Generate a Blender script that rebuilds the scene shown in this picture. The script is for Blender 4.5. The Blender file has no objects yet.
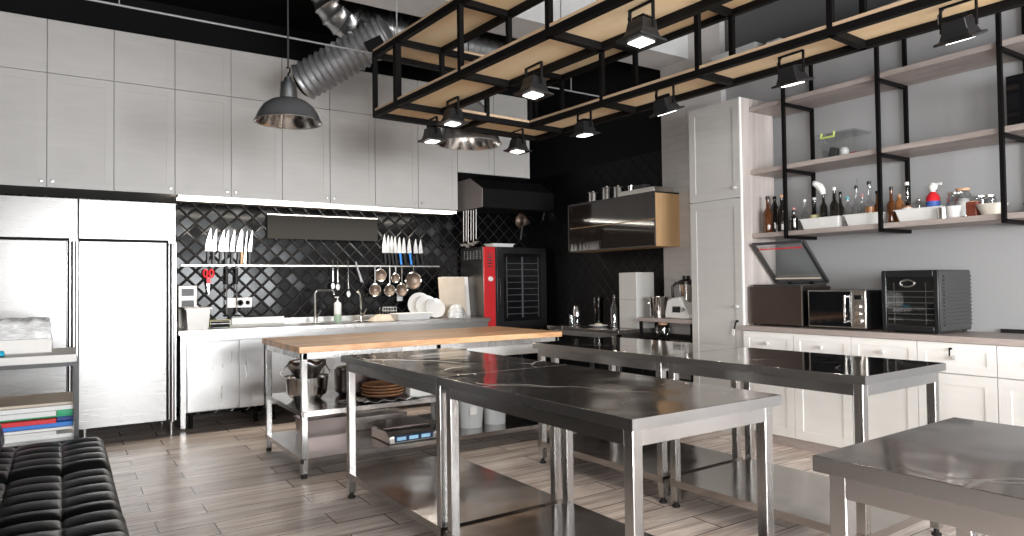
import bpy, bmesh, math, random
from mathutils import Vector, Matrix, Euler
random.seed(7)
S = bpy.context.scene
COL = S.collection
PI = math.pi

# ---------------------------------------------------------------- camera
cam_d = bpy.data.cameras.new('camera')
cam = bpy.data.objects.new('camera', cam_d)
COL.objects.link(cam)
yaw, pit, rol = math.radians(33.174), math.radians(1.388), math.radians(-0.723)
fw = Vector((math.sin(yaw)*math.cos(pit), math.cos(yaw)*math.cos(pit), math.sin(pit)))
rt = Vector((math.cos(yaw), -math.sin(yaw), 0))
up = rt.cross(fw)
r2 = rt*math.cos(rol) + up*math.sin(rol)
u2 = -rt*math.sin(rol) + up*math.cos(rol)
M = Matrix((r2, u2, -fw)).transposed().to_4x4()
M.translation = Vector((0, 0, 1.25))
cam.matrix_world = M
cam_d.sensor_width = 36
cam_d.lens = 687.4/1024*36
cam_d.clip_start = 0.05
S.camera = cam

# ---------------------------------------------------------------- world, light, exposure
S.view_settings.view_transform = 'Standard'
S.view_settings.look = 'None'
S.view_settings.exposure = 0.36
S.view_settings.gamma = 1.0
S.view_settings.use_curve_mapping = False
W = bpy.data.worlds.new('sky')
S.world = W
W.use_nodes = True
W.node_tree.nodes['Background'].inputs[0].default_value = (0.80, 0.87, 1.0, 1)
W.node_tree.nodes['Background'].inputs[1].default_value = 1.0
S.cycles.max_bounces = 8
S.cycles.diffuse_bounces = 5
S.cycles.glossy_bounces = 4
S.cycles.transmission_bounces = 6
S.cycles.transparent_max_bounces = 8
S.cycles.caustics_reflective = False
S.cycles.caustics_refractive = False
S.cycles.sample_clamp_indirect = 6
S.cycles.use_denoising = True


def area(name, loc, rot, sx, sy, power, color=(1, 1, 1), spread=PI):
    l = bpy.data.lights.new(name, 'AREA')
    l.shape = 'RECTANGLE'; l.size = sx; l.size_y = sy
    l.energy = power; l.color = color; l.spread = spread
    o = bpy.data.objects.new(name, l)
    COL.objects.link(o)
    o.location = loc; o.rotation_euler = rot
    return o

# daylight arriving through the two windows of the front wall; the last lamp is added fill from the left
area('daylight', (1.05, -3.70, 1.57), (PI/2-.08, 0, 0), 2.3, 1.6, 400, (0.95, 0.98, 1.0))
area('daylight', (3.40, -3.70, 1.57), (PI/2-.08, 0, 0), 1.8, 1.6, 330, (0.95, 0.98, 1.0))
area('daylight', (-2.40, -1.6, 1.55), (PI/2-.08, 0, -PI/2), 2.0, 1.6, 330, (1.0, 0.97, 0.93))  # added fill lamp outside a made-up opening, brightens the room from the left

# ---------------------------------------------------------------- materials
def nmat(name):
    m = bpy.data.materials.new(name); m.use_nodes = True
    nt = m.node_tree
    return m, nt, nt.nodes['Principled BSDF']


def link(nt, a, b):
    nt.links.new(a, b)


def basic(name, c, rough=0.5, metal=0.0, noise=0.0, scale=8.0, bump=0.0, coat=0.0, stretch=(1, 1, 1), rvar=0.0, trans=0.0, ior=1.45, emit=None, estr=0.0, spec=None):
    m, nt, b = nmat(name)
    b.inputs['Base Color'].default_value = (*c, 1)
    b.inputs['Roughness'].default_value = rough
    b.inputs['Metallic'].default_value = metal
    b.inputs['Coat Weight'].default_value = coat
    b.inputs['Transmission Weight'].default_value = trans
    b.inputs['IOR'].default_value = ior
    if spec is not None:
        b.inputs['Specular IOR Level'].default_value = spec
    if emit:
        b.inputs['Emission Color'].default_value = (*emit, 1)
        b.inputs['Emission Strength'].default_value = estr
    tc = nt.nodes.new('ShaderNodeTexCoord'); mp = nt.nodes.new('ShaderNodeMapping')
    mp.inputs['Scale'].default_value = stretch
    link(nt, tc.outputs['Object'], mp.inputs[0])
    nz = nt.nodes.new('ShaderNodeTexNoise'); nz.inputs['Scale'].default_value = scale
    nz.inputs['Detail'].default_value = 4
    link(nt, mp.outputs[0], nz.inputs['Vector'])
    if noise > 0:
        r = nt.nodes.new('ShaderNodeMapRange')
        r.inputs['From Min'].default_value = 0.3; r.inputs['From Max'].default_value = 0.7
        r.inputs['To Min'].default_value = 1-noise; r.inputs['To Max'].default_value = 1+noise*0.5
        link(nt, nz.outputs['Fac'], r.inputs['Value'])
        mx = nt.nodes.new('ShaderNodeMix'); mx.data_type = 'RGBA'; mx.blend_type = 'MULTIPLY'
        mx.inputs['Factor'].default_value = 1
        mx.inputs[6].default_value = (*c, 1)
        link(nt, r.outputs[0], mx.inputs[7])
        link(nt, mx.outputs[2], b.inputs['Base Color'])
    if rvar > 0:
        r = nt.nodes.new('ShaderNodeMapRange')
        r.inputs['From Min'].default_value = 0.3; r.inputs['From Max'].default_value = 0.7
        r.inputs['To Min'].default_value = max(0.02, rough-rvar); r.inputs['To Max'].default_value = rough+rvar
        link(nt, nz.outputs['Fac'], r.inputs['Value'])
        link(nt, r.outputs[0], b.inputs['Roughness'])
    if bump > 0:
        bp = nt.nodes.new('ShaderNodeBump'); bp.inputs['Strength'].default_value = bump
        bp.inputs['Distance'].default_value = 0.01
        link(nt, nz.outputs['Fac'], bp.inputs['Height'])
        link(nt, bp.outputs[0], b.inputs['Normal'])
    return m


def wood(name, c1, c2, scale=3.0, stretch=(0.15, 1, 1), rough=0.5, planks=None, ring=14.0):
    m, nt, b = nmat(name)
    tc = nt.nodes.new('ShaderNodeTexCoord'); mp = nt.nodes.new('ShaderNodeMapping')
    mp.inputs['Scale'].default_value = stretch
    link(nt, tc.outputs['Object'], mp.inputs[0])
    nz = nt.nodes.new('ShaderNodeTexNoise'); nz.inputs['Scale'].default_value = scale
    nz.inputs['Detail'].default_value = 8; nz.inputs['Distortion'].default_value = 1.2
    link(nt, mp.outputs[0], nz.inputs['Vector'])
    nz2 = nt.nodes.new('ShaderNodeTexNoise'); nz2.inputs['Scale'].default_value = scale*ring
    nz2.inputs['Detail'].default_value = 3
    link(nt, mp.outputs[0], nz2.inputs['Vector'])
    ad = nt.nodes.new('ShaderNodeMath'); ad.operation = 'MULTIPLY_ADD'; ad.inputs[1].default_value = 0.45
    link(nt, nz2.outputs['Fac'], ad.inputs[0]); link(nt, nz.outputs['Fac'], ad.inputs[2])
    cr = nt.nodes.new('ShaderNodeValToRGB')
    cr.color_ramp.elements[0].position = 0.5; cr.color_ramp.elements[0].color = (*c1, 1)
    cr.color_ramp.elements[1].position = 0.95; cr.color_ramp.elements[1].color = (*c2, 1)
    link(nt, ad.outputs[0], cr.inputs[0])
    out = cr.outputs[0]
    if planks:
        axis, w = planks
        sx = nt.nodes.new('ShaderNodeSeparateXYZ'); link(nt, tc.outputs['Object'], sx.inputs[0])
        dv = nt.nodes.new('ShaderNodeMath'); dv.operation = 'DIVIDE'; dv.inputs[1].default_value = w
        link(nt, sx.outputs[axis], dv.inputs[0])
        fl = nt.nodes.new('ShaderNodeMath'); fl.operation = 'FLOOR'; link(nt, dv.outputs[0], fl.inputs[0])
        wn = nt.nodes.new('ShaderNodeTexWhiteNoise'); wn.noise_dimensions = '1D'; link(nt, fl.outputs[0], wn.inputs['W'])
        r = nt.nodes.new('ShaderNodeMapRange'); r.inputs['To Min'].default_value = 0.8; r.inputs['To Max'].default_value = 1.1
        link(nt, wn.outputs['Value'], r.inputs['Value'])
        mx = nt.nodes.new('ShaderNodeMix'); mx.data_type = 'RGBA'; mx.blend_type = 'MULTIPLY'; mx.inputs['Factor'].default_value = 1
        link(nt, out, mx.inputs[6]); link(nt, r.outputs[0], mx.inputs[7])
        out = mx.outputs[2]
    link(nt, out, b.inputs['Base Color'])
    b.inputs['Roughness'].default_value = rough
    return m


def steel(name, c=(0.62, 0.61, 0.60), rough=0.28, stretch=(1, 60, 60), scratch=0.0, metal=1.0, wave=0.0, rvar=0.04):
    """brushed stainless steel: fine directional roughness plus optional swirl marks and slight unevenness"""
    m, nt, b = nmat(name)
    b.inputs['Base Color'].default_value = (*c, 1)
    b.inputs['Metallic'].default_value = metal
    tc = nt.nodes.new('ShaderNodeTexCoord'); mp = nt.nodes.new('ShaderNodeMapping')
    mp.inputs['Scale'].default_value = stretch
    link(nt, tc.outputs['Object'], mp.inputs[0])
    nz = nt.nodes.new('ShaderNodeTexNoise'); nz.inputs['Scale'].default_value = 4; nz.inputs['Detail'].default_value = 5
    link(nt, mp.outputs[0], nz.inputs['Vector'])
    r = nt.nodes.new('ShaderNodeMapRange')
    r.inputs['From Min'].default_value = 0.3; r.inputs['From Max'].default_value = 0.7
    r.inputs['To Min'].default_value = rough-rvar*0.6; r.inputs['To Max'].default_value = rough+rvar
    link(nt, nz.outputs['Fac'], r.inputs['Value'])
    link(nt, r.outputs[0], b.inputs['Roughness'])
    big = nt.nodes.new('ShaderNodeTexNoise'); big.inputs['Scale'].default_value = 1.8; big.inputs['Detail'].default_value = 2
    link(nt, tc.outputs['Object'], big.inputs['Vector'])
    h = big.outputs['Fac']
    if scratch > 0:
        wv = nt.nodes.new('ShaderNodeTexVoronoi'); wv.feature = 'DISTANCE_TO_EDGE'; wv.inputs['Scale'].default_value = 2.2
        ds = nt.nodes.new('ShaderNodeMix'); ds.data_type = 'VECTOR'; ds.inputs['Factor'].default_value = 0.35
        link(nt, tc.outputs['Object'], ds.inputs[4]); link(nt, big.outputs['Color'], ds.inputs[5])
        link(nt, ds.outputs[1], wv.inputs['Vector'])
        cr = nt.nodes.new('ShaderNodeMapRange'); cr.inputs['From Min'].default_value = 0.0; cr.inputs['From Max'].default_value = 0.016
        cr.inputs['To Min'].default_value = 1.0; cr.inputs['To Max'].default_value = 0.0
        link(nt, wv.outputs['Distance'], cr.inputs['Value'])
        gate = nt.nodes.new('ShaderNodeMath'); gate.operation = 'MULTIPLY'
        gr = nt.nodes.new('ShaderNodeMapRange'); gr.inputs['From Min'].default_value = 0.40; gr.inputs['From Max'].default_value = 0.52
        n3 = nt.nodes.new('ShaderNodeTexNoise'); n3.inputs['Scale'].default_value = 2.6
        link(nt, tc.outputs['Object'], n3.inputs['Vector']); link(nt, n3.outputs['Fac'], gr.inputs['Value'])
        link(nt, cr.outputs[0], gate.inputs[0]); link(nt, gr.outputs[0], gate.inputs[1])
        ms = nt.nodes.new('ShaderNodeMath'); ms.operation = 'MULTIPLY_ADD'; ms.inputs[1].default_value = scratch
        link(nt, gate.outputs[0], ms.inputs[0]); link(nt, r.outputs[0], ms.inputs[2])
        link(nt, ms.outputs[0], b.inputs['Roughness'])
    if scratch > 0:
        cm = nt.nodes.new('ShaderNodeMix'); cm.data_type = 'RGBA'
        pf = nt.nodes.new('ShaderNodeMath'); pf.operation = 'MULTIPLY'; pf.inputs[1].default_value = 0.45
        link(nt, gate.outputs[0], pf.inputs[0]); link(nt, pf.outputs[0], cm.inputs['Factor'])
        cm.inputs[6].default_value = (*c, 1); cm.inputs[7].default_value = (0.9, 0.87, 0.83, 1)
        link(nt, cm.outputs[2], b.inputs['Base Color'])
    if wave > 0:
        bp = nt.nodes.new('ShaderNodeBump'); bp.inputs['Strength'].default_value = wave; bp.inputs['Distance'].default_value = 0.05
        link(nt, h, bp.inputs['Height']); link(nt, bp.outputs[0], b.inputs['Normal'])
    return m


def tile_mat(name, size, c, grout, rough, tilt, wall_axis):
    """square tiles laid on the diagonal; every tile sits at a slightly different tilt"""
    m, nt, b = nmat(name)
    tc = nt.nodes.new('ShaderNodeTexCoord')
    sp = nt.nodes.new('ShaderNodeSeparateXYZ'); link(nt, tc.outputs['Object'], sp.inputs[0])
    u = sp.outputs[wall_axis]; v = sp.outputs[2]

    def mth(op, a, bb, c_=None):
        n = nt.nodes.new('ShaderNodeMath'); n.operation = op
        for i, x in enumerate((a, bb, c_)):
            if x is None: continue
            if isinstance(x, (int, float)): n.inputs[i].default_value = x
            else: link(nt, x, n.inputs[i])
        return n.outputs[0]
    k = 0.70711/size
    p = mth('MULTIPLY', mth('ADD', u, v), k); q = mth('MULTIPLY', mth('SUBTRACT', u, v), k)
    fp = mth('FLOOR', p, None); fq = mth('FLOOR', q, None)
    gp = mth('SUBTRACT', p, fp); gq = mth('SUBTRACT', q, fq)
    ep = mth('MINIMUM', gp, mth('SUBTRACT', 1.0, gp)); eq = mth('MINIMUM', gq, mth('SUBTRACT', 1.0, gq))
    e = mth('MINIMUM', ep, eq)
    g = nt.nodes.new('ShaderNodeMapRange'); g.inputs['From Min'].default_value = 0.012; g.inputs['From Max'].default_value = 0.03
    link(nt, e, g.inputs['Value'])
    mx = nt.nodes.new('ShaderNodeMix'); mx.data_type = 'RGBA'
    mx.inputs[6].default_value = (*grout, 1); mx.inputs[7].default_value = (*c, 1)
    link(nt, g.outputs[0], mx.inputs['Factor']); link(nt, mx.outputs[2], b.inputs['Base Color'])
    rr = nt.nodes.new('ShaderNodeMapRange'); rr.inputs['To Min'].default_value = 0.8; rr.inputs['To Max'].default_value = rough
    link(nt, g.outputs[0], rr.inputs['Value']); link(nt, rr.outputs[0], b.inputs['Roughness'])
    b.inputs['Specular IOR Level'].default_value = 0.22
    cb = nt.nodes.new('ShaderNodeCombineXYZ'); link(nt, fp, cb.inputs[0]); link(nt, fq, cb.inputs[1])
    wn = nt.nodes.new('ShaderNodeTexWhiteNoise'); link(nt, cb.outputs[0], wn.inputs['Vector'])
    vs = nt.nodes.new('ShaderNodeVectorMath'); vs.operation = 'SUBTRACT'; vs.inputs[1].default_value = (0.5, 0.5, 0.5)
    link(nt, wn.outputs['Color'], vs.inputs[0])
    sc = nt.nodes.new('ShaderNodeVectorMath'); sc.operation = 'SCALE'; sc.inputs['Scale'].default_value = tilt
    link(nt, vs.outputs[0], sc.inputs[0])
    bp = nt.nodes.new('ShaderNodeBump'); bp.inputs['Strength'].default_value = 0.5; bp.inputs['Distance'].default_value = 0.006
    g2 = nt.nodes.new('ShaderNodeMapRange'); g2.inputs['From Max'].default_value = 0.12; link(nt, e, g2.inputs['Value'])
    link(nt, g2.outputs[0], bp.inputs['Height'])
    ad = nt.nodes.new('ShaderNodeVectorMath'); ad.operation = 'ADD'
    link(nt, bp.outputs[0], ad.inputs[0]); link(nt, sc.outputs[0], ad.inputs[1])
    nn = nt.nodes.new('ShaderNodeVectorMath'); nn.operation = 'NORMALIZE'; link(nt, ad.outputs[0], nn.inputs[0])
    link(nt, nn.outputs[0], b.inputs['Normal'])
    return m


def floor_mat():
    m, nt, b = nmat('wood_look_floor_tile')
    tc = nt.nodes.new('ShaderNodeTexCoord'); mp = nt.nodes.new('ShaderNodeMapping')
    link(nt, tc.outputs['Object'], mp.inputs[0])
    mp.inputs['Location'].default_value = (0.12, 0.02, 0)
    bk = nt.nodes.new('ShaderNodeTexBrick')
    bk.inputs['Scale'].default_value = 1.0
    bk.inputs['Brick Width'].default_value = 0.80
    bk.inputs['Row Height'].default_value = 0.20
    bk.inputs['Mortar Size'].default_value = 0.0035
    bk.inputs['Mortar Smooth'].default_value = 0.1
    bk.inputs['Bias'].default_value = 0.0
    bk.offset = 0.33; bk.offset_frequency = 2
    bk.inputs['Color1'].default_value = (0, 0, 0, 1); bk.inputs['Color2'].default_value = (1, 1, 1, 1)
    bk.inputs['Mortar'].default_value = (0.5, 0.5, 0.5, 1)
    link(nt, mp.outputs[0], bk.inputs['Vector'])
    gm = nt.nodes.new('ShaderNodeMapping'); gm.inputs['Scale'].default_value = (0.9, 9, 1)
    link(nt, tc.outputs['Object'], gm.inputs[0])
    off = nt.nodes.new('ShaderNodeVectorMath'); off.operation = 'ADD'
    link(nt, gm.outputs[0], off.inputs[0])
    sc = nt.nodes.new('ShaderNodeVectorMath'); sc.operation = 'SCALE'; sc.inputs['Scale'].default_value = 30
    link(nt, bk.outputs['Color'], sc.inputs[0]); link(nt, sc.outputs[0], off.inputs[1])
    nz = nt.nodes.new('ShaderNodeTexNoise'); nz.inputs['Scale'].default_value = 1.6; nz.inputs['Detail'].default_value = 9; nz.inputs['Distortion'].default_value = 1.5
    link(nt, off.outputs[0], nz.inputs['Vector'])
    cr = nt.nodes.new('ShaderNodeValToRGB')
    cr.color_ramp.elements[0].position = 0.33; cr.color_ramp.elements[0].color = (0.54, 0.415, 0.35, 1)
    cr.color_ramp.elements[1].position = 0.66; cr.color_ramp.elements[1].color = (0.92, 0.80, 0.72, 1)
    link(nt, nz.outputs['Fac'], cr.inputs[0])
    vr = nt.nodes.new('ShaderNodeMapRange'); vr.inputs['To Min'].default_value = 0.82; vr.inputs['To Max'].default_value = 1.1
    link(nt, bk.outputs['Color'], vr.inputs['Value'])
    mx = nt.nodes.new('ShaderNodeMix'); mx.data_type = 'RGBA'; mx.blend_type = 'MULTIPLY'; mx.inputs['Factor'].default_value = 1
    link(nt, cr.outputs[0], mx.inputs[6]); link(nt, vr.outputs[0], mx.inputs[7])
    m2 = nt.nodes.new('ShaderNodeMix'); m2.data_type = 'RGBA'
    link(nt, bk.outputs['Fac'], m2.inputs['Factor']); link(nt, mx.outputs[2], m2.inputs[6])
    m2.inputs[7].default_value = (0.07, 0.055, 0.045, 1)
    link(nt, m2.outputs[2], b.inputs['Base Color'])
    b.inputs['Roughness'].default_value = 0.27
    bp = nt.nodes.new('ShaderNodeBump'); bp.inputs['Strength'].default_value = 0.25; bp.inputs['Distance'].default_value = 0.004
    link(nt, nz.outputs['Fac'], bp.inputs['Height']); link(nt, bp.outputs[0], b.inputs['Normal'])
    return m


def brick_mat(name, c, mortar):
    m, nt, b = nmat(name)
    tc = nt.nodes.new('ShaderNodeTexCoord')
    sp = nt.nodes.new('ShaderNodeSeparateXYZ'); link(nt, tc.outputs['Object'], sp.inputs[0])
    ad = nt.nodes.new('ShaderNodeMath'); ad.operation = 'ADD'; link(nt, sp.outputs[0], ad.inputs[0]); link(nt, sp.outputs[1], ad.inputs[1])
    cb = nt.nodes.new('ShaderNodeCombineXYZ'); link(nt, ad.outputs[0], cb.inputs[0]); link(nt, sp.outputs[2], cb.inputs[1])
    bk = nt.nodes.new('ShaderNodeTexBrick'); bk.inputs['Scale'].default_value = 1
    bk.inputs['Brick Width'].default_value = 0.25; bk.inputs['Row Height'].default_value = 0.075; bk.inputs['Mortar Size'].default_value = 0.006
    bk.inputs['Color1'].default_value = (*c, 1); bk.inputs['Color2'].default_value = (*[x*0.93 for x in c], 1)
    bk.inputs['Mortar'].default_value = (*mortar, 1)
    link(nt, cb.outputs[0], bk.inputs['Vector']); link(nt, bk.outputs['Color'], b.inputs['Base Color'])
    bp = nt.nodes.new('ShaderNodeBump'); bp.inputs['Strength'].default_value = 0.6; bp.inputs['Distance'].default_value = 0.005; bp.invert = True
    link(nt, bk.outputs['Fac'], bp.inputs['Height']); link(nt, bp.outputs[0], b.inputs['Normal'])
    b.inputs['Roughness'].default_value = 0.7
    return m


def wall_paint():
    """grey painted wall with a darker band above the topmost shelf"""
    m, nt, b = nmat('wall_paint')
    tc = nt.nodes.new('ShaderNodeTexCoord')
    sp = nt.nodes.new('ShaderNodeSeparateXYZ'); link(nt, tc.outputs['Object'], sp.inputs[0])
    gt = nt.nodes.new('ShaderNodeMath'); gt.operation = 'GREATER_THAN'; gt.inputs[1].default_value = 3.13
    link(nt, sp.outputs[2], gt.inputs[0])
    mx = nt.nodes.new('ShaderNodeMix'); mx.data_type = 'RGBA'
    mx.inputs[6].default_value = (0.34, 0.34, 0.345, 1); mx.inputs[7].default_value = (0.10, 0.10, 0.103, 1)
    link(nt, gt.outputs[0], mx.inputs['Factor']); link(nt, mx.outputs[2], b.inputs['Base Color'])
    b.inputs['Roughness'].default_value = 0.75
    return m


def glass_mat(name, tint=(1, 1, 1), gloss=0.12, rough=0.03):
    m = bpy.data.materials.new(name); m.use_nodes = True
    nt = m.node_tree; nt.nodes.clear()
    out = nt.nodes.new('ShaderNodeOutputMaterial')
    t = nt.nodes.new('ShaderNodeBsdfTransparent'); t.inputs[0].default_value = (*tint, 1)
    g = nt.nodes.new('ShaderNodeBsdfGlossy'); g.inputs['Roughness'].default_value = rough
    mx = nt.nodes.new('ShaderNodeMixShader')
    fr = nt.nodes.new('ShaderNodeLayerWeight'); fr.inputs[0].default_value = 0.3
    mr = nt.nodes.new('ShaderNodeMapRange'); mr.inputs['To Min'].default_value = gloss*0.5; mr.inputs['To Max'].default_value = min(1, gloss*4)
    link(nt, fr.outputs['Facing'], mr.inputs['Value']); link(nt, mr.outputs[0], mx.inputs[0])
    link(nt, t.outputs[0], mx.inputs[1]); link(nt, g.outputs[0], mx.inputs[2]); link(nt, mx.outputs[0], out.inputs[0])
    return m


def emitter(name, c, s):
    m = bpy.data.materials.new(name); m.use_nodes = True
    nt = m.node_tree; nt.nodes.clear()
    out = nt.nodes.new('ShaderNodeOutputMaterial'); e = nt.nodes.new('ShaderNodeEmission')
    e.inputs[0].default_value = (*c, 1); e.inputs[1].default_value = s
    link(nt, e.outputs[0], out.inputs[0])
    return m


MAT = dict(
    cab=basic('cabinet_front_paint', (0.56, 0.54, 0.52), 0.45, noise=0.04, scale=3, stretch=(1, 1, 8)),
    cabw=basic('drawer_front_paint', (0.88, 0.86, 0.83), 0.42, noise=0.03, scale=3, stretch=(1, 1, 8)),
    carc=basic('cabinet_carcass', (0.60, 0.585, 0.56), 0.55),
    knob=basic('satin_knob', (0.55, 0.54, 0.52), 0.3, 0.9),
    knobw=basic('pale_knob', (0.80, 0.78, 0.76), 0.25, 0.3),
    fridge=steel('fridge_steel', (0.27, 0.262, 0.256), 0.28, (1, 1, 40), wave=0.04, metal=.92, rvar=.02),
    steelv=steel('bright_steel', (0.56, 0.55, 0.54), 0.28, (6, 6, .5), wave=0.08, rvar=.015),
    top=steel('worn_table_steel', (0.43, 0.39, 0.36), 0.115, (1, 2, 2), scratch=0.4, wave=0.22, rvar=0.06, metal=0.9),
    apronm=steel('table_apron_steel', (0.58, 0.575, 0.57), 0.22, (1, 1, 6), rvar=.015),
    top2=steel('smooth_table_steel', (0.55, 0.52, 0.50), 0.075, (1, 2, 2), scratch=0.2, wave=0.05, rvar=0.03),
    lip=steel('table_edge_steel', (0.44, 0.435, 0.43), 0.28, (1, 1, 6), rvar=.015),
    leg=steel('table_leg_steel', (0.52, 0.51, 0.50), 0.27, (6, 6, .5), wave=0.05, rvar=.015),
    shelf=steel('table_shelf_steel', (0.42, 0.40, 0.385), 0.17, (1, 3, 3), wave=0.2),
    chrome=basic('polished_chrome', (0.80, 0.79, 0.77), 0.12, 1.0),
    dimsteel=basic('dull_steel', (0.36, 0.34, 0.32), 0.4, 0.8),
    galv=steel('galvanised_duct', (0.55, 0.56, 0.57), 0.30, (20, 20, 20), wave=0.3),
    flex=basic('flexible_duct', (0.42, 0.42, 0.43), 0.42, 0.75, noise=0.15, scale=6),
    iron=basic('black_iron', (0.004, 0.0035, 0.0035), 0.55, 0.0, spec=0.15),
    black=basic('black_plastic', (0.012, 0.012, 0.013), 0.35),
    matt=basic('matt_black_paint', (0.006, 0.006, 0.0065), 0.8, spec=0.2),
    rubber=basic('black_rubber', (0.01, 0.01, 0.01), 0.7),
    dark=basic('dark_device_grey', (0.045, 0.044, 0.045), 0.4, noise=0.1),
    brownst=steel('dark_brown_steel', (0.20, 0.165, 0.155), 0.3, (1, 1, 60)),
    glassblk=basic('black_glass', (0.006, 0.006, 0.007), 0.05, coat=0.3),
    leather=basic('black_leather', (0.005, 0.005, 0.0055), 0.34, bump=0.2, scale=160, noise=0.1, spec=0.4),
    butcher=wood('butcher_block', (0.50, 0.24, 0.10), (0.92, 0.58, 0.33), 2.6, (0.35, 3, 3), 0.38, (1, 0.062)),
    ply=wood('rack_plywood', (0.94, 0.66, 0.37), (0.97, 0.79, 0.53), 1.6, (2.0, 0.3, 2), 0.5),
    plyedge=wood('rack_plywood_edge', (0.42, 0.28, 0.17), (0.60, 0.44, 0.30), 3, (1, 0.3, 14), 0.6),
    taupe=wood('taupe_laminate', (0.30, 0.25, 0.23), (0.48, 0.41, 0.38), 2.2, (3, 0.35, 3), 0.45),
    taupev=wood('taupe_laminate_upright', (0.40, 0.345, 0.32), (0.58, 0.52, 0.49), 2.2, (6, 6, 0.3), 0.5),
    blond=basic('blond_wood_side', (0.72, 0.46, 0.24), 0.45, noise=0.08, scale=3, stretch=(8, 8, 0.5)),
    brownglass=basic('dark_glass_door', (0.018, 0.013, 0.011), 0.07, coat=0.4),
    alum=basic('brushed_aluminium', (0.70, 0.68, 0.65), 0.3, 1.0),
    white=basic('white_plastic', (0.80, 0.79, 0.77), 0.35),
    china=basic('white_china', (0.62, 0.61, 0.60), 0.2),
    plast=basic('translucent_plastic', (0.74, 0.75, 0.75), 0.35, trans=0.25),
    paper=basic('white_paper', (0.80, 0.77, 0.74), 0.7, noise=0.05, scale=30, stretch=(1, 1, 10)),
    wrap=basic('crinkled_film', (0.72, 0.71, 0.70), 0.18, bump=1.0, scale=16, noise=0.3, coat=0.6, stretch=(1, 1, 2.5)),
    red=basic('red_enamel', (0.60, 0.025, 0.03), 0.35),
    redp=basic('red_plastic', (0.70, 0.02, 0.03), 0.4),
    green=basic('green_board', (0.02, 0.36, 0.16), 0.45),
    blue=basic('blue_board', (0.03, 0.20, 0.62), 0.45),
    navy=basic('dark_blue_board', (0.01, 0.04, 0.22), 0.45),
    beige=basic('beige_board', (0.62, 0.53, 0.43), 0.55, noise=0.08),
    cyan=basic('bright_blue_plastic', (0.0, 0.38, 0.60), 0.35),
    panel=basic('dark_grey_panel', (0.030, 0.028, 0.026), 0.8, spec=0.15),
    cord=basic('grey_cable', (0.30, 0.30, 0.30), 0.5),
    pend=basic('pendant_shell', (0.115, 0.115, 0.12), 0.36, 0.4),
    pendin=steel('pendant_reflector', (0.90, 0.88, 0.86), 0.16, (14, 14, 3), wave=0.5),
    pend2=basic('polished_pendant_shell', (0.36, 0.35, 0.345), 0.24, 0.6),
    lens=emitter('lamp_lens', (1.0, 0.97, 0.92), 5.0),
    led=emitter('led_strip', (1.0, 0.93, 0.82), 6.0),
    amber=basic('amber_glass', (0.13, 0.045, 0.015), 0.08, trans=0.3, coat=0.5),
    dkglass=basic('dark_bottle_glass', (0.012, 0.010, 0.008), 0.06, coat=0.5),
    clearg=glass_mat('clear_glass', (0.95, 0.96, 0.96), 0.14),
    smoke=glass_mat('smoked_glass', (0.28, 0.27, 0.27), 0.10),
    oil=basic('orange_oil', (0.50, 0.20, 0.07), 0.15, trans=0.3, coat=0.4),
    gold=basic('pale_yellow_label', (0.62, 0.58, 0.30), 0.5),
    label=basic('white_label', (0.80, 0.78, 0.76), 0.6),
    bluelab=basic('blue_label', (0.05, 0.12, 0.42), 0.5),
    pinkcap=basic('pink_cap', (0.55, 0.25, 0.25), 0.5),
    teal=basic('teal_cap', (0.08, 0.34, 0.38), 0.5),
    cork=basic('cork_wood', (0.55, 0.33, 0.20), 0.6),
    cloth=basic('white_cloth', (0.76, 0.74, 0.72), 0.9, bump=0.4, scale=40),
    cream=basic('cream_ceramic', (0.74, 0.69, 0.60), 0.3),
    spice=basic('brown_red_spice', (0.20, 0.05, 0.03), 0.4),
    lime=basic('lime_clip', (0.50, 0.62, 0.15), 0.4),
    pinkbag=basic('dull_pink_bag', (0.36, 0.16, 0.16), 0.4, bump=0.4, scale=14),
    rattan=wood('rattan_brown', (0.22, 0.10, 0.05), (0.50, 0.27, 0.14), 10, (1, 1, 4), 0.5),
    mesh=basic('sieve_mesh', (0.22, 0.165, 0.13), 0.45, 0.7, noise=0.3, scale=200),
    lcd=basic('blue_display', (0.30, 0.52, 0.68), 0.2, emit=(0.4, 0.62, 0.8), estr=0.15),
    bluep=basic('dark_blue_panel', (0.01, 0.035, 0.09), 0.3),
    concrete=basic('white_painted_concrete', (0.66, 0.655, 0.65), 0.85, noise=0.08, scale=3, bump=0.3),
    soap=basic('green_soap', (0.45, 0.60, 0.44), 0.3, trans=0.2),
)
MAT['tile'] = tile_mat('black_diagonal_tile', 0.112, (0.003, 0.003, 0.0035), (0.035, 0.032, 0.030), 0.15, 0.06, 0)
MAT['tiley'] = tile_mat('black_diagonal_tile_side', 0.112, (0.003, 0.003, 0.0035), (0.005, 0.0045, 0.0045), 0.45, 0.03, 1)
MAT['floor'] = floor_mat()
MAT['brick'] = brick_mat('white_painted_brick', (0.60, 0.58, 0.565), (0.565, 0.545, 0.53))
MAT['paint'] = wall_paint()

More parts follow.
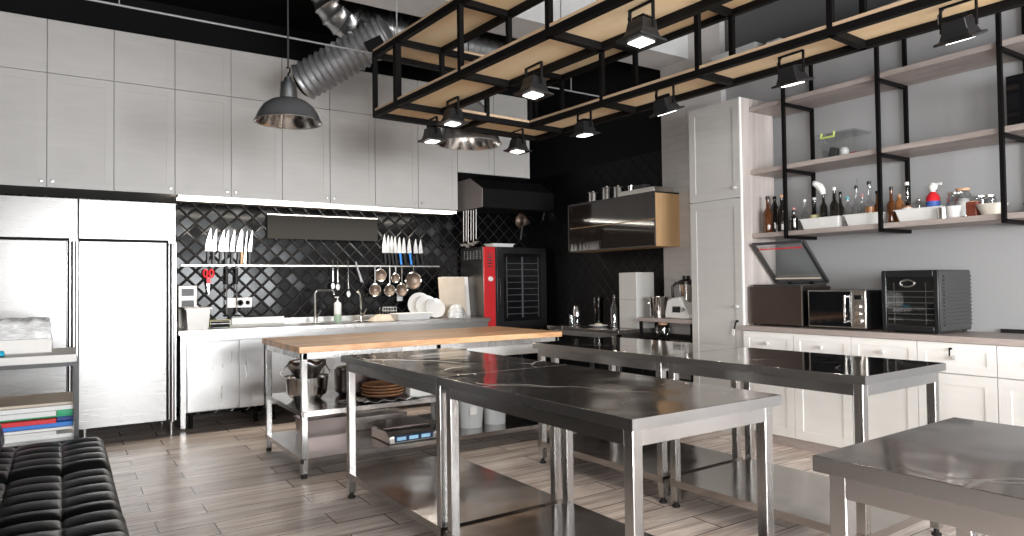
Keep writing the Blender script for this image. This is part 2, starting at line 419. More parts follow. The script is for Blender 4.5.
# ---------------------------------------------------------------- geometry helpers
class G:
    def __init__(s):
        s.b = bmesh.new(); s.slots = []; s.mi = 0

    def mat(s, k):
        if k not in s.slots: s.slots.append(k)
        s.mi = s.slots.index(k); return s

    def _tag(s, faces):
        for f in faces: f.material_index = s.mi

    def box(s, x0, x1, y0, y1, z0, z1):
        return s.obox(((x0+x1)/2, (y0+y1)/2, (z0+z1)/2), (x1-x0, y1-y0, z1-z0))

    def obox(s, c, size, rot=None):
        r = Matrix.Identity(3) if rot is None else (rot.to_matrix() if isinstance(rot, Euler) else rot)
        c = Vector(c); vs = []
        for dx in (-.5, .5):
            for dy in (-.5, .5):
                for dz in (-.5, .5):
                    vs.append(s.b.verts.new(c + r @ Vector((dx*size[0], dy*size[1], dz*size[2]))))
        fs = [(0, 1, 3, 2), (4, 6, 7, 5), (0, 4, 5, 1), (2, 3, 7, 6), (0, 2, 6, 4), (1, 5, 7, 3)]
        s._tag([s.b.faces.new([vs[i] for i in f]) for f in fs]); return s

    def bar(s, p, q, w, h=None):
        """square bar from p to q"""
        p, q = Vector(p), Vector(q); h = h or w
        d = (q-p); L = d.length; d.normalize()
        ref = Vector((0, 0, 1)) if abs(d.z) < 0.95 else Vector((0, 1, 0))
        a = d.cross(ref).normalized(); c = a.cross(d)
        return s.obox((p+q)/2, (L, w, h), Matrix((d, a, c)).transposed())

    def cyl(s, p, q, r, r1=None, n=16, cap=True):
        return s.sweep([p, q], [r, r if r1 is None else r1], n, cap)

    def sweep(s, pts, rad, n=12, cap=True, closed=False):
        pts = [Vector(p) for p in pts]
        if not isinstance(rad, (list, tuple)): rad = [rad]*len(pts)
        rings = []; prev = None; N = len(pts)
        for i, p in enumerate(pts):
            if closed: d = (pts[(i+1) % N]-pts[i-1])
            else: d = (pts[min(i+1, N-1)]-pts[max(i-1, 0)])
            d = d.normalized() if d.length > 1e-9 else Vector((0, 0, 1))
            if prev is None:
                ref = Vector((0, 0, 1)) if abs(d.z) < 0.9 else Vector((1, 0, 0))
                a = d.cross(ref).normalized()
            else:
                a = (prev - d*prev.dot(d)).normalized()
            prev = a; c = d.cross(a)
            rings.append([s.b.verts.new(p + (a*math.cos(2*PI*k/n)+c*math.sin(2*PI*k/n))*rad[i]) for k in range(n)])
        fs = []
        M_ = N if closed else N-1
        for i in range(M_):
            A, B = rings[i], rings[(i+1) % N]
            for k in range(n):
                fs.append(s.b.faces.new((A[k], A[(k+1) % n], B[(k+1) % n], B[k])))
        if cap and not closed:
            fs.append(s.b.faces.new(rings[0][::-1])); fs.append(s.b.faces.new(rings[-1]))
        s._tag(fs); return s

    def lathe(s, prof, c=(0, 0, 0), n=24, rot=None, sx=1, sy=1):
        """profile of (radius, z) turned round the z axis"""
        r = Matrix.Identity(3) if rot is None else rot.to_matrix(); c = Vector(c); rings = []
        for rr, z in prof:
            if rr < 1e-6: rings.append([s.b.verts.new(c + r @ Vector((0, 0, z)))])
            else: rings.append([s.b.verts.new(c + r @ Vector((rr*math.cos(2*PI*k/n)*sx, rr*math.sin(2*PI*k/n)*sy, z))) for k in range(n)])
        fs = []
        for A, B in zip(rings, rings[1:]):
            for k in range(n):
                a0, a1 = A[k % len(A)], A[(k+1) % n % len(A)]
                b0, b1 = B[k % len(B)], B[(k+1) % n % len(B)]
                q = []
                for v in (a0, a1, b1, b0):
                    if v not in q: q.append(v)
                if len(q) > 2:
                    try: fs.append(s.b.faces.new(q))
                    except ValueError: pass
        s._tag(fs); return s

    def prism(s, poly, axis, a, b_):
        """poly of 2d points in the plane across axis, extruded from a to b"""
        def P(u, v, t):
            return {0: (t, u, v), 1: (u, t, v), 2: (u, v, t)}[axis]
        A = [s.b.verts.new(P(u, v, a)) for u, v in poly]; B = [s.b.verts.new(P(u, v, b_)) for u, v in poly]
        n = len(poly); fs = [s.b.faces.new(A), s.b.faces.new(B[::-1])]
        for k in range(n): fs.append(s.b.faces.new((A[k], B[k], B[(k+1) % n], A[(k+1) % n])))
        s._tag(fs); return s

    def surf(s, fn, nu, nv):
        V = [[s.b.verts.new(fn(i/nu, j/nv)) for j in range(nv+1)] for i in range(nu+1)]
        s._tag([s.b.faces.new((V[i][j], V[i+1][j], V[i+1][j+1], V[i][j+1])) for i in range(nu) for j in range(nv)]); return s


def mk(name, g, mat, parent=None, loc=(0, 0, 0), rz=0.0, smooth=True, bevel=0.0, ang=35, solid=0.0):
    me = bpy.data.meshes.new(name)
    bmesh.ops.recalc_face_normals(g.b, faces=g.b.faces)
    g.b.to_mesh(me); g.b.free()
    for k in (g.slots or [mat]):
        me.materials.append(MAT[k])
    if smooth:
        me.polygons.foreach_set('use_smooth', [True]*len(me.polygons))
        me.set_sharp_from_angle(angle=math.radians(ang))
    o = bpy.data.objects.new(name, me); COL.objects.link(o)
    o.location = loc; o.rotation_euler = (0, 0, rz)
    if parent: o.parent = parent
    if solid:
        md = o.modifiers.new('thickness', 'SOLIDIFY'); md.thickness = solid
    if bevel:
        md = o.modifiers.new('bevel', 'BEVEL'); md.width = bevel; md.segments = 2; md.limit_method = 'ANGLE'
    return o


def thing(name, label, cat, loc=(0, 0, 0), rz=0.0, group=None):
    o = bpy.data.objects.new(name, None); COL.objects.link(o)
    o.empty_display_size = 0.1
    o.location = loc; o.rotation_euler = (0, 0, rz)
    o['label'] = label; o['category'] = cat
    if group: o['group'] = group
    return o


def tag(o, label, cat, group=None, kind=None):
    o['label'] = label; o['category'] = cat
    if group: o['group'] = group
    if kind: o['kind'] = kind
    return o


def struct(name, g, mat, **k):
    o = mk(name, g, mat, smooth=False, **k); o['kind'] = 'structure'; return o


def dup(root, loc, label, rz=None, group=None):
    r = root.copy(); COL.objects.link(r); r.location = loc; r['label'] = label
    if rz is not None: r.rotation_euler = (0, 0, rz)
    if group: r['group'] = group
    for ch in list(root.children):
        c = ch.copy(); COL.objects.link(c); c.parent = r
        for g in list(ch.children):
            d = g.copy(); COL.objects.link(d); d.parent = c
    return r

# ---------------------------------------------------------------- the room
XL, XR, YF, YB, ZC = -2.2, 5.10, -3.5, 7.45, 4.05
struct('floor', G().box(XL-.1, XR+.1, YF-.1, YB+.1, -0.10, 0), 'floor')
struct('ceiling', G().box(XL-.1, XR+.1, YF-.1, YB+.1, ZC, ZC+.1), 'matt')
g = G(); g.mat('tile').box(XL-.1, XR+.1, YB, YB+.1, 0, 2.6); g.mat('matt').box(XL-.1, XR+.1, YB, YB+.1, 2.6, ZC)
struct('wall_back', g, 'tile')
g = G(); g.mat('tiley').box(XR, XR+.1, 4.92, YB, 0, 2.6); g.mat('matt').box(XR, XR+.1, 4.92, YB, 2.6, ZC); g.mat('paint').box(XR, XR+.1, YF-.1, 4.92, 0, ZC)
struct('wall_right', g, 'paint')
struct('trim_1', G().box(5.03, XR, 4.17, 4.92, 0, ZC), 'brick')              # painted brick pier
struct('trim_2', G().box(1.6, XR, 4.55, 4.95, 3.40, ZC), 'concrete')        # ceiling beam
struct('baseboard_right', G().box(5.07, XR, 0.2, 2.0, 0.90, 0.925), 'black')
# left wall with an opening made up for the fill lamp
g = G()
g.box(XL-.1, XL, YF-.1, -2.6, 0, ZC); g.box(XL-.1, XL, -.55, YB, 0, ZC)
g.box(XL-.1, XL, -2.6, -.55, 0, .75); g.box(XL-.1, XL, -2.6, -.55, 2.36, ZC)
MAT['leftp'] = basic('left_wall_paint', (0.16, 0.145, 0.135), 0.8)
struct('wall_left', g, 'leftp')
MAT['frontp'] = basic('front_wall_paint', (0.22, 0.21, 0.20), 0.8)
g = G()
g.box(XL-.1, -.1, YF-.1, YF, 0, ZC); g.box(2.2, 2.5, YF-.1, YF, 0, ZC); g.box(4.3, XR+.1, YF-.1, YF, 0, ZC)
for a, b_ in ((-.1, 2.2), (2.5, 4.3)):
    g.box(a, b_, YF-.1, YF, 0, .78); g.box(a, b_, YF-.1, YF, 2.36, ZC)
struct('wall_front', g, 'frontp')
def window(nm, horiz, a, b_, z0, z1, plane, n=3):
    g = G(); w = .05
    def bx(u0, u1, q0, q1):
        if horiz: g.box(u0, u1, plane-.06, plane-.02, q0, q1)
        else: g.box(plane-.06, plane-.02, u0, u1, q0, q1)
    bx(a, a+w, z0, z1); bx(b_-w, b_, z0, z1); bx(a, b_, z0, z0+w); bx(a, b_, z1-w, z1)
    for i in range(1, n):
        c = a+(b_-a)*i/n; bx(c-w/2, c+w/2, z0, z1)
    bx(a, b_, z0+(z1-z0)*.68, z0+(z1-z0)*.68+w)
    struct(nm, g, 'dark')
window('window_1', True, -.1, 2.2, .78, 2.36, YF)
window('window_2', True, 2.5, 4.3, .78, 2.36, YF)
window('fill_window', False, -2.6, -.55, .75, 2.36, XL, 4)  # made-up frame in front of the added left fill lamp

# ---------------------------------------------------------------- cabinet fronts
def front(g, w, h, t=.02, rail=.065, pitch=.05, louv=True, dp=.0018):
    """framed louvred door lying in the x/z plane, face towards -y, origin at lower left"""
    g.box(0, rail, 0, t, 0, h); g.box(w-rail, w, 0, t, 0, h)
    g.box(rail, w-rail, 0, t, 0, rail); g.box(rail, w-rail, 0, t, h-rail, h)
    if not louv:
        g.box(rail, w-rail, .0035, t, rail, h-rail); return g
    n = max(2, round((h-2*rail)/pitch)); p = (h-2*rail)/n
    for i in range(n):
        z = rail+i*p
        g.prism([(.0045, z), (.0045+dp, z+p), (t, z+p), (t, z)], 0, rail, w-rail)
    return g

# tall run of wall cabinets over the sink wall
XB = [-.595, -.113, .366, .842, 1.318, 1.787, 2.262, 2.744, 3.24, 3.728, 4.215, 4.722]
knob_side = ['r', 'l', 'r', 'r', 'l', 'r', 'l', 'r', 'l', '', '']
cab_lab = ['pale wall cabinet at the far left frame edge, knob at its lower right corner',
 'pale wall cabinet above the joint of the two fridges, knob at its lower left corner',
 'pale wall cabinet over the right half of the right-hand fridge',
 'pale wall cabinet directly above the first group of knives, left of the hanging pendant lamp',
 'pale wall cabinet directly behind the left pendant lamp',
 'pale wall cabinet with the open end of the flexible duct in front of its top',
 'pale wall cabinet behind the left corner posts of the hanging rack',
 'pale wall cabinet above the right end of the dark grey panel, knob at lower right',
 'last full-height pale wall cabinet, directly left of the black hood',
 'short pale wall cabinet above the left part of the black hood',
 'short pale wall cabinet above the hood, last one on the right beside the black wall']
YC = 6.80
for i in range(11):
    x0, x1 = XB[i], XB[i+1]; w = x1-x0; z0 = 2.10 if i < 9 else 2.53; zt = 3.50; zs = 3.05
    t = thing('wall_cabinet', cab_lab[i], 'cabinet', (x0, YC, z0), 0, 'tall wall cabinets along the back wall')
    mk('body', G().box(0.001, w-.001, .022, YB-YC-.004, 0, zt-z0), 'carc', t, smooth=False)
    if i >= 9: mk('underside_black_sheet', G().box(.001, w-.001, .004, YB-YC-.005, -.012, -.001), 'matt', t, smooth=False)  # black sheet that blackens the cabinet undersides above the hood
    d = mk('door', front(G(), w-.006, zs-z0-.006), 'cab', t, loc=(.003, 0, 0), smooth=False)
    if knob_side[i]:
        kx = w-.04 if knob_side[i] == 'r' else .035
        mk('knob', G().lathe([(0, 0), (.007, 0), (.006, .012), (.013, .018), (.012, .026), (0, .028)], (kx, 0, .05), 12, Euler((PI/2, 0, 0))), 'knob', d)
    mk('door', front(G(), w-.006, zt-zs-.006, louv=False), 'cab', t, loc=(.003, 0, zs-z0), smooth=False)
# LED strip under the cabinets
t = thing('led_strip_light', 'glowing white light strip along the underside of the wall cabinets', 'light', (.87, 6.81, 2.10))
mk('housing', G().box(0, 2.85, 0, .16, -.018, -.001), 'alum', t, smooth=False)
mk('diffuser', G().box(.005, 2.845, .004, .156, -.036, -.018), 'led', t, smooth=False)
area('led_glow', (2.27, 6.885, 2.06), (0, 0, 0), 2.8, .06, 22, (1.0, .92, .80))

# ---------------------------------------------------------------- fridges
def fridge(x0, w, label):
    t = thing('upright_fridge', label, 'fridge', (x0, 6.65, 0), 0, 'upright steel fridges')
    D = .78
    mk('body', G().box(.004, w-.004, .03, D, .12, 1.985), 'lip', t, smooth=False)
    mk('header_panel', G().box(.003, w-.003, 0, .03, 1.672, 2.0), 'fridge', t, bevel=.003)
    mk('door', G().box(.003, w-.075, -.005, .028, .11, 1.655), 'fridge', t, bevel=.006)
    mk('door_seal', G().box(.003, w-.06, .004, .03, 1.6555, 1.6715), 'iron', t, smooth=False)
    mk('door_frame', G().box(w-.072, w-.058, .005, .03, .11, 1.66), 'iron', t, smooth=False)
    mk('handle', G().cyl((w-.03, .0, .10), (w-.03, .0, 1.65), .019, n=16), 'steelv', t)
    mk('hinge_strip', G().box(w-.012, w-.001, -.002, .03, .11, 1.66), 'steelv', t, smooth=False)
    for lx, ly in ((.05, .06), (w-.04, .01), (.05, .7), (w-.04, .7)):
        g = G(); g.cyl((lx, ly, .015), (lx, ly, .12), .018, n=12); g.cyl((lx, ly, 0), (lx, ly, .015), .024, n=12)
        mk('leg', g, 'steelv', t)
    return t
fridge(-.62, .725, 'brushed steel upright fridge at the left frame edge, behind the small white-topped table')
fridge(.105, .727, 'brushed steel upright fridge beside the sink counter, the brighter right-hand one')

# ---------------------------------------------------------------- sink counter
t = thing('sink_counter', 'long stainless steel worktop with two sinks under the knife rail', 'counter', (.85, 6.65, 0))
L = 3.2
g = G()
s1, s2 = (1.12, 1.50), (1.72, 2.10)      # basin cut-outs (local x)
for a, b_ in ((0, s1[0]), (s1[1], s2[0]), (s2[1], L)): g.box(a, b_, 0, .72, .84, .88)
for a, b_ in (s1, s2): g.box(a, b_, 0, .12, .84, .88); g.box(a, b_, .50, .72, .84, .88)
mk('worktop', g, 'steelv', t, bevel=.003)
for a, b_ in (s1, s2):
    g = G(); g.box(a, b_, .12, .50, .66, .665)
    g.box(a, a+.004, .12, .5, .66, .878); g.box(b_-.004, b_, .12, .5, .66, .878); g.box(a, b_, .12, .124, .66, .878); g.box(a, b_, .496, .5, .66, .878)
    mk('basin', g, 'shelf', t, smooth=False)
mk('splashback', G().box(0, L, .72, .76, .84, .93), 'steelv', t, bevel=.003)
mk('apron', G().box(.02, L-.02, .02, .05, .78, .84), 'lip', t, smooth=False)
for lx in (.02, 1.85, 3.14):
    g = G(); g.box(lx, lx+.04, .03, .07, .02, .84); g.cyl((lx+.02, .05, 0), (lx+.02, .05, .02), .02, n=10)
    mk('leg', g, 'leg', t)
t = thing('dishwasher', 'bright stainless undercounter dishwasher beside the right fridge', 'dishwasher', (.90, 6.67, 0))
mk('body', G().box(0, .68, .03, .66, .15, .775), 'lip', t, smooth=False)
mk('door', G().box(.02, .455, 0, .028, .157, .77), 'steelv', t, bevel=.004)
mk('side_panel', G().box(.46, .68, .006, .03, .157, .77), 'steelv', t, bevel=.002)
for lx in (.06, .62):
    for ly in (.08, .6): mk('leg', G().cyl((lx, ly, 0), (lx, ly, .15), .018, n=12), 'iron', t)
t = thing('refrigerated_base_cabinet', 'low steel base cabinet with two doors under the sinks, behind the wooden table', 'cabinet', (1.62, 6.68, 0))
mk('body', G().box(0, 1.04, .03, .66, .15, .775), 'lip', t, smooth=False)
for k in (0, 1):
    d = mk('door', G().box(.01+k*.52, .51+k*.52, 0, .028, .16, .74), 'steelv', t, bevel=.004)
    mk('handle', G().box(.06+k*.52, .26+k*.52, -.004, .002, .70, .725), 'iron', d, smooth=False)
for lx in (.06, .98):
    for ly in (.08, .6): mk('leg', G().cyl((lx, ly, 0), (lx, ly, .15), .018, n=12), 'iron', t)
t = thing('undercounter_oven', 'black-fronted undercounter appliance below the plates and cutting boards', 'oven', (2.74, 6.69, 0))
mk('body', G().box(0, 1.1, .02, .65, .10, .775), 'dark', t, smooth=False)
mk('door', G().box(.02, 1.08, 0, .02, .14, .70), 'glassblk', t, bevel=.004)
mk('handle', G().cyl((.08, -.03, .66), (1.02, -.03, .66), .01, n=10).box(.10, .12, -.03, .0, .65, .67).box(.98, 1.0, -.03, .0, .65, .67), 'alum', t)
for lx in (.06, 1.04):
    mk('leg', G().cyl((lx, .1, 0), (lx, .1, .10), .018, n=12).cyl((lx, .55, 0), (lx, .55, .10), .018, n=12), 'iron', t)

# faucets
def faucet(x, y, pts, r, label):
    t = thing('kitchen_tap', label, 'tap', (x, y, .88))
    mk('base', G().cyl((0, 0, 0), (0, 0, .05), .024, n=16), 'chrome', t)
    mk('spout', G().sweep(pts, r, 10), 'chrome', t)
    mk('lever', G().sweep([(.01, -.02, .05), (.05, -.03, .13)], [.011, .007], 8), 'chrome', t)
faucet(2.22, 7.18, [(0, 0, .04), (0, 0, .30), (.012, -.004, .325), (.03, -.01, .335), (.16, -.05, .335), (.175, -.055, .325), (.18, -.058, .29)], .013, 'square-bend chrome kitchen tap at the left sink')
faucet(2.72, 7.18, [(0, 0, .04), (-.005, -.01, .16), (-.02, -.03, .26), (-.04, -.05, .31), (-.06, -.08, .33), (-.075, -.10, .31)], .009, 'slender curved chrome tap at the right sink')
t = thing('soap_dispenser', 'white soap bottle with green soap beside the left tap', 'bottle', (2.44, 7.12, .88))
g = G(); g.mat('white').lathe([(0, .08), (.038, .08), (.038, .19), (.03, .205), (.012, .21), (.012, .225), (0, .225)], n=20); g.mat('soap').lathe([(0, 0), (.037, 0), (.0385, .01), (.0385, .08), (0, .08)], n=20)
mk('bottle_body', g, 'white', t)
mk('pump', G().cyl((0, 0, .225), (0, 0, .26), .005, n=8).box(-.03, .012, -.008, .008, .255, .266), 'white', t)

# things on the counter
t = thing('gastronorm_pan', 'deep steel food pan on the counter end beside the fridge', 'pan', (.93, 6.78, .881))
g = G()
def pan(g, w, d, h, fl=.02, tp=.015):
    g.prism([(0, 0)], 2, 0, 0) if False else None
    a = [(tp, tp), (w-tp, tp), (w-tp, d-tp), (tp, d-tp)]; b_ = [(0, 0), (w, 0), (w, d), (0, d)]
    c = [(-fl, -fl), (w+fl, -fl), (w+fl, d+fl), (-fl, d+fl)]
    V = [[g.b.verts.new((x, y, z)) for x, y in P] for P, z in ((a, 0), (b_, h), (c, h), (c, h-.006))]
    fs = [g.b.faces.new(V[0])]
    for A, B in zip(V, V[1:]):
        for k in range(4): fs.append(g.b.faces.new((A[k], A[(k+1) % 4], B[(k+1) % 4], B[k])))
    g._tag(fs); return g
mk('pan_body', pan(g, .20, .30, .19), 'dimsteel', t, smooth=False, solid=.0015, bevel=.004)
mk('lid', G().box(-.02, .22, -.02, .32, .191, .199).box(.08, .12, .13, .17, .199, .212), 'dimsteel', t, bevel=.003)
t = thing('kitchen_scale_display', 'small grey control box with a label standing behind the steel pan', 'device', (.915, 7.20, .88))
mk('housing', G().box(0, .17, 0, .06, 0, .40), 'dimsteel', t, bevel=.008)
mk('display', G().box(.03, .14, -.004, 0, .30, .37).box(.03, .14, -.004, 0, .20, .26), 'dark', t, smooth=False)
t = thing('rolling_pin', 'short brass-coloured roll lying on the counter behind the pan', 'roll', (1.16, 6.98, .881))
mk('roll_body', G().cyl((0, 0, .035), (.17, 0, .035), .034, n=20), 'dkglass', t)
mk('rim', G().cyl((-.004, 0, .035), (0, 0, .035), .037, n=20).cyl((.17, 0, .035), (.174, 0, .035), .037, n=20).box(.0, .17, -.02, .02, .066, .071), 'gold', t)
tag(mk('cutting_board', G().box(0, .52, 0, .02, 0, .07), 'white', loc=(1.42, 7.33, .88), bevel=.004), 'long narrow white board standing against the tiles left of the first sink', 'board')
t = thing('wall_socket', 'white double socket plate on the black tiles under the ladles', 'socket', (1.40, YB-.012, 1.05))
mk('plate', G().box(0, .24, 0, .011, 0, .10), 'white', t, bevel=.003)
mk('socket_insert', G().lathe([(0, 0), (.032, 0), (.032, .003), (.022, .004), (.022, -.002), (0, -.002)], (.125, 0, .05), 20, Euler((PI/2, 0, 0))), 'dark', t)
mk('socket_insert', G().lathe([(0, 0), (.032, 0), (.032, .003), (.022, .004), (.022, -.002), (0, -.002)], (.198, 0, .05), 20, Euler((PI/2, 0, 0))), 'white', t)
tag(mk('folded_cloth', G().surf(lambda u, v: (u*.26, v*.2, .055*min(1, 6*u, 6*(1-u))*min(1, 6*v, 6*(1-v))*(1+.25*math.sin(9*u+4*v))+.001), 16, 10), 'beige', loc=(2.72, 6.83, .881)), 'beige folded cloth heap right of the second sink', 'cloth')
tag(mk('plastic_food_box', pan(G(), .40, .20, .075, .01, .02), 'white', loc=(2.99, 6.80, .881), smooth=False, bevel=.006), 'long low white plastic box in front of the leaning plates', 'box')
def plate_geo(r, d=.02):
    return [(0, 0), (r*.55, 0), (r*.62, .004), (r, d), (r, d+.004), (r*.62, .009), (r*.5, .006), (0, .006)]
for k, (x, y, r, tl, lb) in enumerate([(3.44, 7.22, .145, 78, 'largest white plate leaning at the back of the counter'), (3.47, 7.10, .13, 74, 'middle white plate leaning in front of the largest one'), (3.52, 6.99, .115, 70, 'smallest white plate at the front of the leaning row')]):
    o = mk('dinner_plate', G().lathe(plate_geo(r), n=36), 'china', loc=(x, y, .88+r*math.sin(math.radians(tl))+.004))
    o.rotation_euler = (math.radians(tl), 0, math.radians(-8))
    tag(o, lb, 'plate', 'plates leaning on the counter')
o = mk('crumpled_plastic_bag', G().surf(lambda u, v: Vector((math.cos(2*PI*u)*math.sin(PI*v*.5+.02)*.10*(1+.25*math.sin(10*u*PI+3*v)), math.sin(2*PI*u)*math.sin(PI*v*.5+.02)*.09, .15*math.cos(PI*v*.5)*(1+.18*math.sin(14*u*PI)*v)+.003)), 30, 10), 'wrap', loc=(3.74, 6.88, .881))
tag(o, 'crumpled clear plastic bag beside the leaning plates', 'bag')
for x, y, w, h, th, lb, mt in [(3.66, 7.10, .34, .47, .03, 'large beige cutting board leaning, front one of the pair', 'beige'), (3.73, 7.17, .36, .475, .03, 'large pale cutting board leaning behind the beige one', 'paper')]:
    o = mk('chopping_board', G().box(0, w, 0, th, 0, h), mt, loc=(x, y, .881), bevel=.006); o.rotation_euler = (math.radians(-7), 0, 0)
    tag(o, lb, 'board', 'leaning cutting boards')

# ---------------------------------------------------------------- wall rail, knives, utensils
YR = YB-.045
t = thing('utensil_rail', 'thin steel rail along the black tiles holding knives and sieves', 'rail', (.966, YR, 1.48))
mk('bar', G().box(0, 2.83, -.008, .004, -.008, .008), 'alum', t, bevel=.002)
for k in range(5): mk('bracket', G().box(.1+k*.65, .12+k*.65, .004, .044, -.01, .01), 'alum', t, smooth=False)
def knife(x, hgt, w, hl, mat, lab, tilt=0, grp='knives in the first group on the rail', z=1.497):
    t = thing('kitchen_knife', lab, 'knife', (x, YR+.022, z), 0, grp)
    t.rotation_euler = (0, math.radians(tilt), 0)
    bl = hgt-hl
    mk('blade', G().prism([(-w*.55, hl), (w*.45, hl), (w*.45, hl+bl*.55), (w*.42, hl+bl*.8), (w*.36, hl+bl), (w*.05, hl+bl*.82), (-w*.4, hl+bl*.4)], 1, -.0015, .0015), 'bladem', t, smooth=False)
    mk('handle', G().prism([(-.011, 0), (.013, 0), (.011, hl*.5), (.014, hl), (-.012, hl), (-.009, hl*.5)], 1, -.009, .009), mat, t, bevel=.003)
MAT['bladem'] = basic('knife_blade_steel', (0.92, 0.91, 0.89), 0.32, 1.0)
for i, (sx, h, w, m_) in enumerate([(1.215, .36, .052, 'black'), (1.265, .355, .046, 'black'), (1.33, .35, .050, 'black'), (1.385, .35, .044, 'black'), (1.44, .355, .042, 'black'), (1.50, .365, .044, 'black'), (1.535, .35, .014, 'cork'), (1.568, .35, .022, 'bladem'), (1.61, .355, .036, 'black')]):
    order = ['first', 'second', 'third', 'fourth', 'fifth', 'sixth', 'seventh', 'eighth', 'ninth'][i]
    desc = {'black': 'black-handled chef knife', 'cork': 'thin knife with a brown handle', 'bladem': 'narrow all-steel knife'}[m_]
    knife(sx, h, w, .13 if m_ != 'bladem' else .02, m_, f'{desc}, {order} from the left in the left knife group', 2+i % 3)
for i, x in enumerate([3.117, 3.166, 3.21, 3.253, 3.31, 3.367, 3.437, 3.521, 3.586]):
    order = ['first', 'second', 'third', 'fourth', 'fifth', 'sixth', 'seventh', 'eighth', 'ninth'][i]
    m_ = 'blue' if i in (4, 6) else 'black'
    knife(x, .355-.006*i, .056, .14, m_, f'{"blue" if m_ == "blue" else "black"}-handled white-bladed knife, {order} from the left in the right knife group', -5-i*.4, 'knives in the second group on the rail')
# red scissors
t = thing('kitchen_scissors', 'red-handled scissors hanging under the left knives', 'scissors', (1.215, YR-.02, 1.20))
g = G()
for s_ in (-1, 1): g.sweep([(s_*.012+math.cos(a)*.018+s_*.016, 0, .20+math.sin(a)*.038) for a in [k*PI/6 for k in range(12)]], .009, 8, closed=True)
g.obox((0, 0, .13), (.035, .012, .07))
mk('handle', g, 'redp', t)
mk('blade', G().prism([(-.014, .10), (.010, .10), (.004, 0), (-.002, 0)], 1, -.002, .002), 'chrome', t, smooth=False)
# ladles hanging upside down, handle up
for x, lb in ((1.385, 'long black-handled ladle hanging left, above the socket'), (1.48, 'long black-handled ladle hanging right of its twin, above the socket')):
    t = thing('ladle', lb, 'ladle', (x, YR-.022, .95), 0, 'long black-handled ladles')
    mk('handle', G().sweep([(0, 0, .34), (0, 0, .50)], .014, 10).sweep([(math.cos(a)*.012, 0, .515+math.sin(a)*.014) for a in [k*PI/5 for k in range(10)]], .003, 6, closed=True), 'black', t)
    mk('shaft', G().sweep([(0, 0, .03), (0, 0, .35)], .006, 8), 'chrome', t)
    mk('bowl', G().lathe([(0, -.02), (.02, -.016), (.033, 0), (.03, 0), (.018, -.012), (0, -.015)], (.02, -.03, .03), 16), 'black', t)
# small spoons and tongs
for x, ln, lb, k in ((2.48, .27, 'slim steel spoon hanging first right of the grey panel', 's'), (2.535, .28, 'slim steel spoon hanging second, beside its twin', 's'), (2.655, .36, 'steel serving spoon hanging between the slim spoons and the sieves', 's'), (2.74, .24, 'slanting steel tongs hanging beside the serving spoon', 't')):
    t = thing('serving_spoon' if k == 's' else 'kitchen_tongs', lb, 'spoon' if k == 's' else 'tongs', (x, YR-.02, 1.53), 0)
    if k == 's':
        mk('handle', G().sweep([(0, .02, 0), (0, 0, .012), (0, -.004, -.02), (0, 0, -ln+.05)], .005, 8), 'chrome', t)
        mk('spoon_bowl', G().lathe([(0, -.012), (.014, -.008), (.022, 0), (0, .001)], (0, -.004, -ln), 16, Euler((PI/2, 0, 0)), sy=1.6), 'chrome', t)
    else:
        mk('arm', G().bar((0, 0, 0), (.085, 0, -ln), .018, .006), 'chrome', t)
        mk('arm', G().bar((-.005, -.016, 0), (.06, -.02, -ln+.01), .018, .006), 'chrome', t)
# sieves
sieves = [(3.033, 1.376, .068, 'round wire sieve hanging upper left of the cluster'), (2.958, 1.206, .068, 'wire sieve hanging lowest left, with a wooden-brown mesh'),
          (3.204, 1.343, .052, 'small narrow sieve hanging in the middle of the cluster'), (3.141, 1.203, .066, 'wire sieve hanging low in the middle'),
          (3.285, 1.204, .072, 'wire sieve hanging low right above the white tag'), (3.428, 1.310, .098, 'largest round sieve with a bright rim, right end of the rail')]
for k, (vx, vz, r, lb) in enumerate(sieves):
    dz = 1.485-vz
    t = thing('sieve', lb, 'sieve', (vx, YR-.03-.012*(k % 3), vz), 0, 'sieves hanging from the rail')
    mk('rim', G().sweep([(math.cos(a)*r, 0, math.sin(a)*r) for a in [j*2*PI/28 for j in range(28)]], .0065, 6, closed=True), 'chrome', t)
    mk('mesh_bowl', G().lathe([(r*.98, 0), (r*.85, .02), (r*.5, .035), (0, .04)], n=24, rot=Euler((-PI/2, 0, 0))), 'mesh', t, solid=.002)
    mk('handle', G().bar((0, -.004, r), (0, -.004, dz+.005), .014, .005), 'chrome', t)
tag(mk('price_tag', G().box(-.035, .035, 0, .004, -.035, .035), 'white', loc=(3.296, YB-.006, 1.11)), 'small white tag on the tiles below the sieves', 'tag')
t = thing('cutlery_box', 'small wire cutlery box on the counter beneath the sieves', 'box', (3.02, 7.28, .88))
g = G()
for k in range(6): g.bar((k*.032, 0, 0), (k*.032, 0, .13), .004); g.bar((k*.032, .1, 0), (k*.032, .1, .13), .004)
for z in (.0, .045, .09, .13):
    g.bar((0, 0, z+.002), (.16, 0, z+.002), .005); g.bar((0, .1, z+.002), (.16, .1, z+.002), .005); g.bar((0, 0, z+.002), (0, .1, z+.002), .005); g.bar((.16, 0, z+.002), (.16, .1, z+.002), .005)
mk('basket', g, 'chrome', t, smooth=False)
# dark grey panel
t = thing('wall_panel', 'blank dark grey rectangular panel with a bright top edge on the tiles', 'panel', (1.79, YB-.05, 1.765))
mk('board', G().box(0, 1.22, 0, .045, 0, .25), 'panel', t, bevel=.002)
mk('top_edge', G().box(0, 1.22, -.004, .045, .25, .262), 'alum', t, smooth=False)

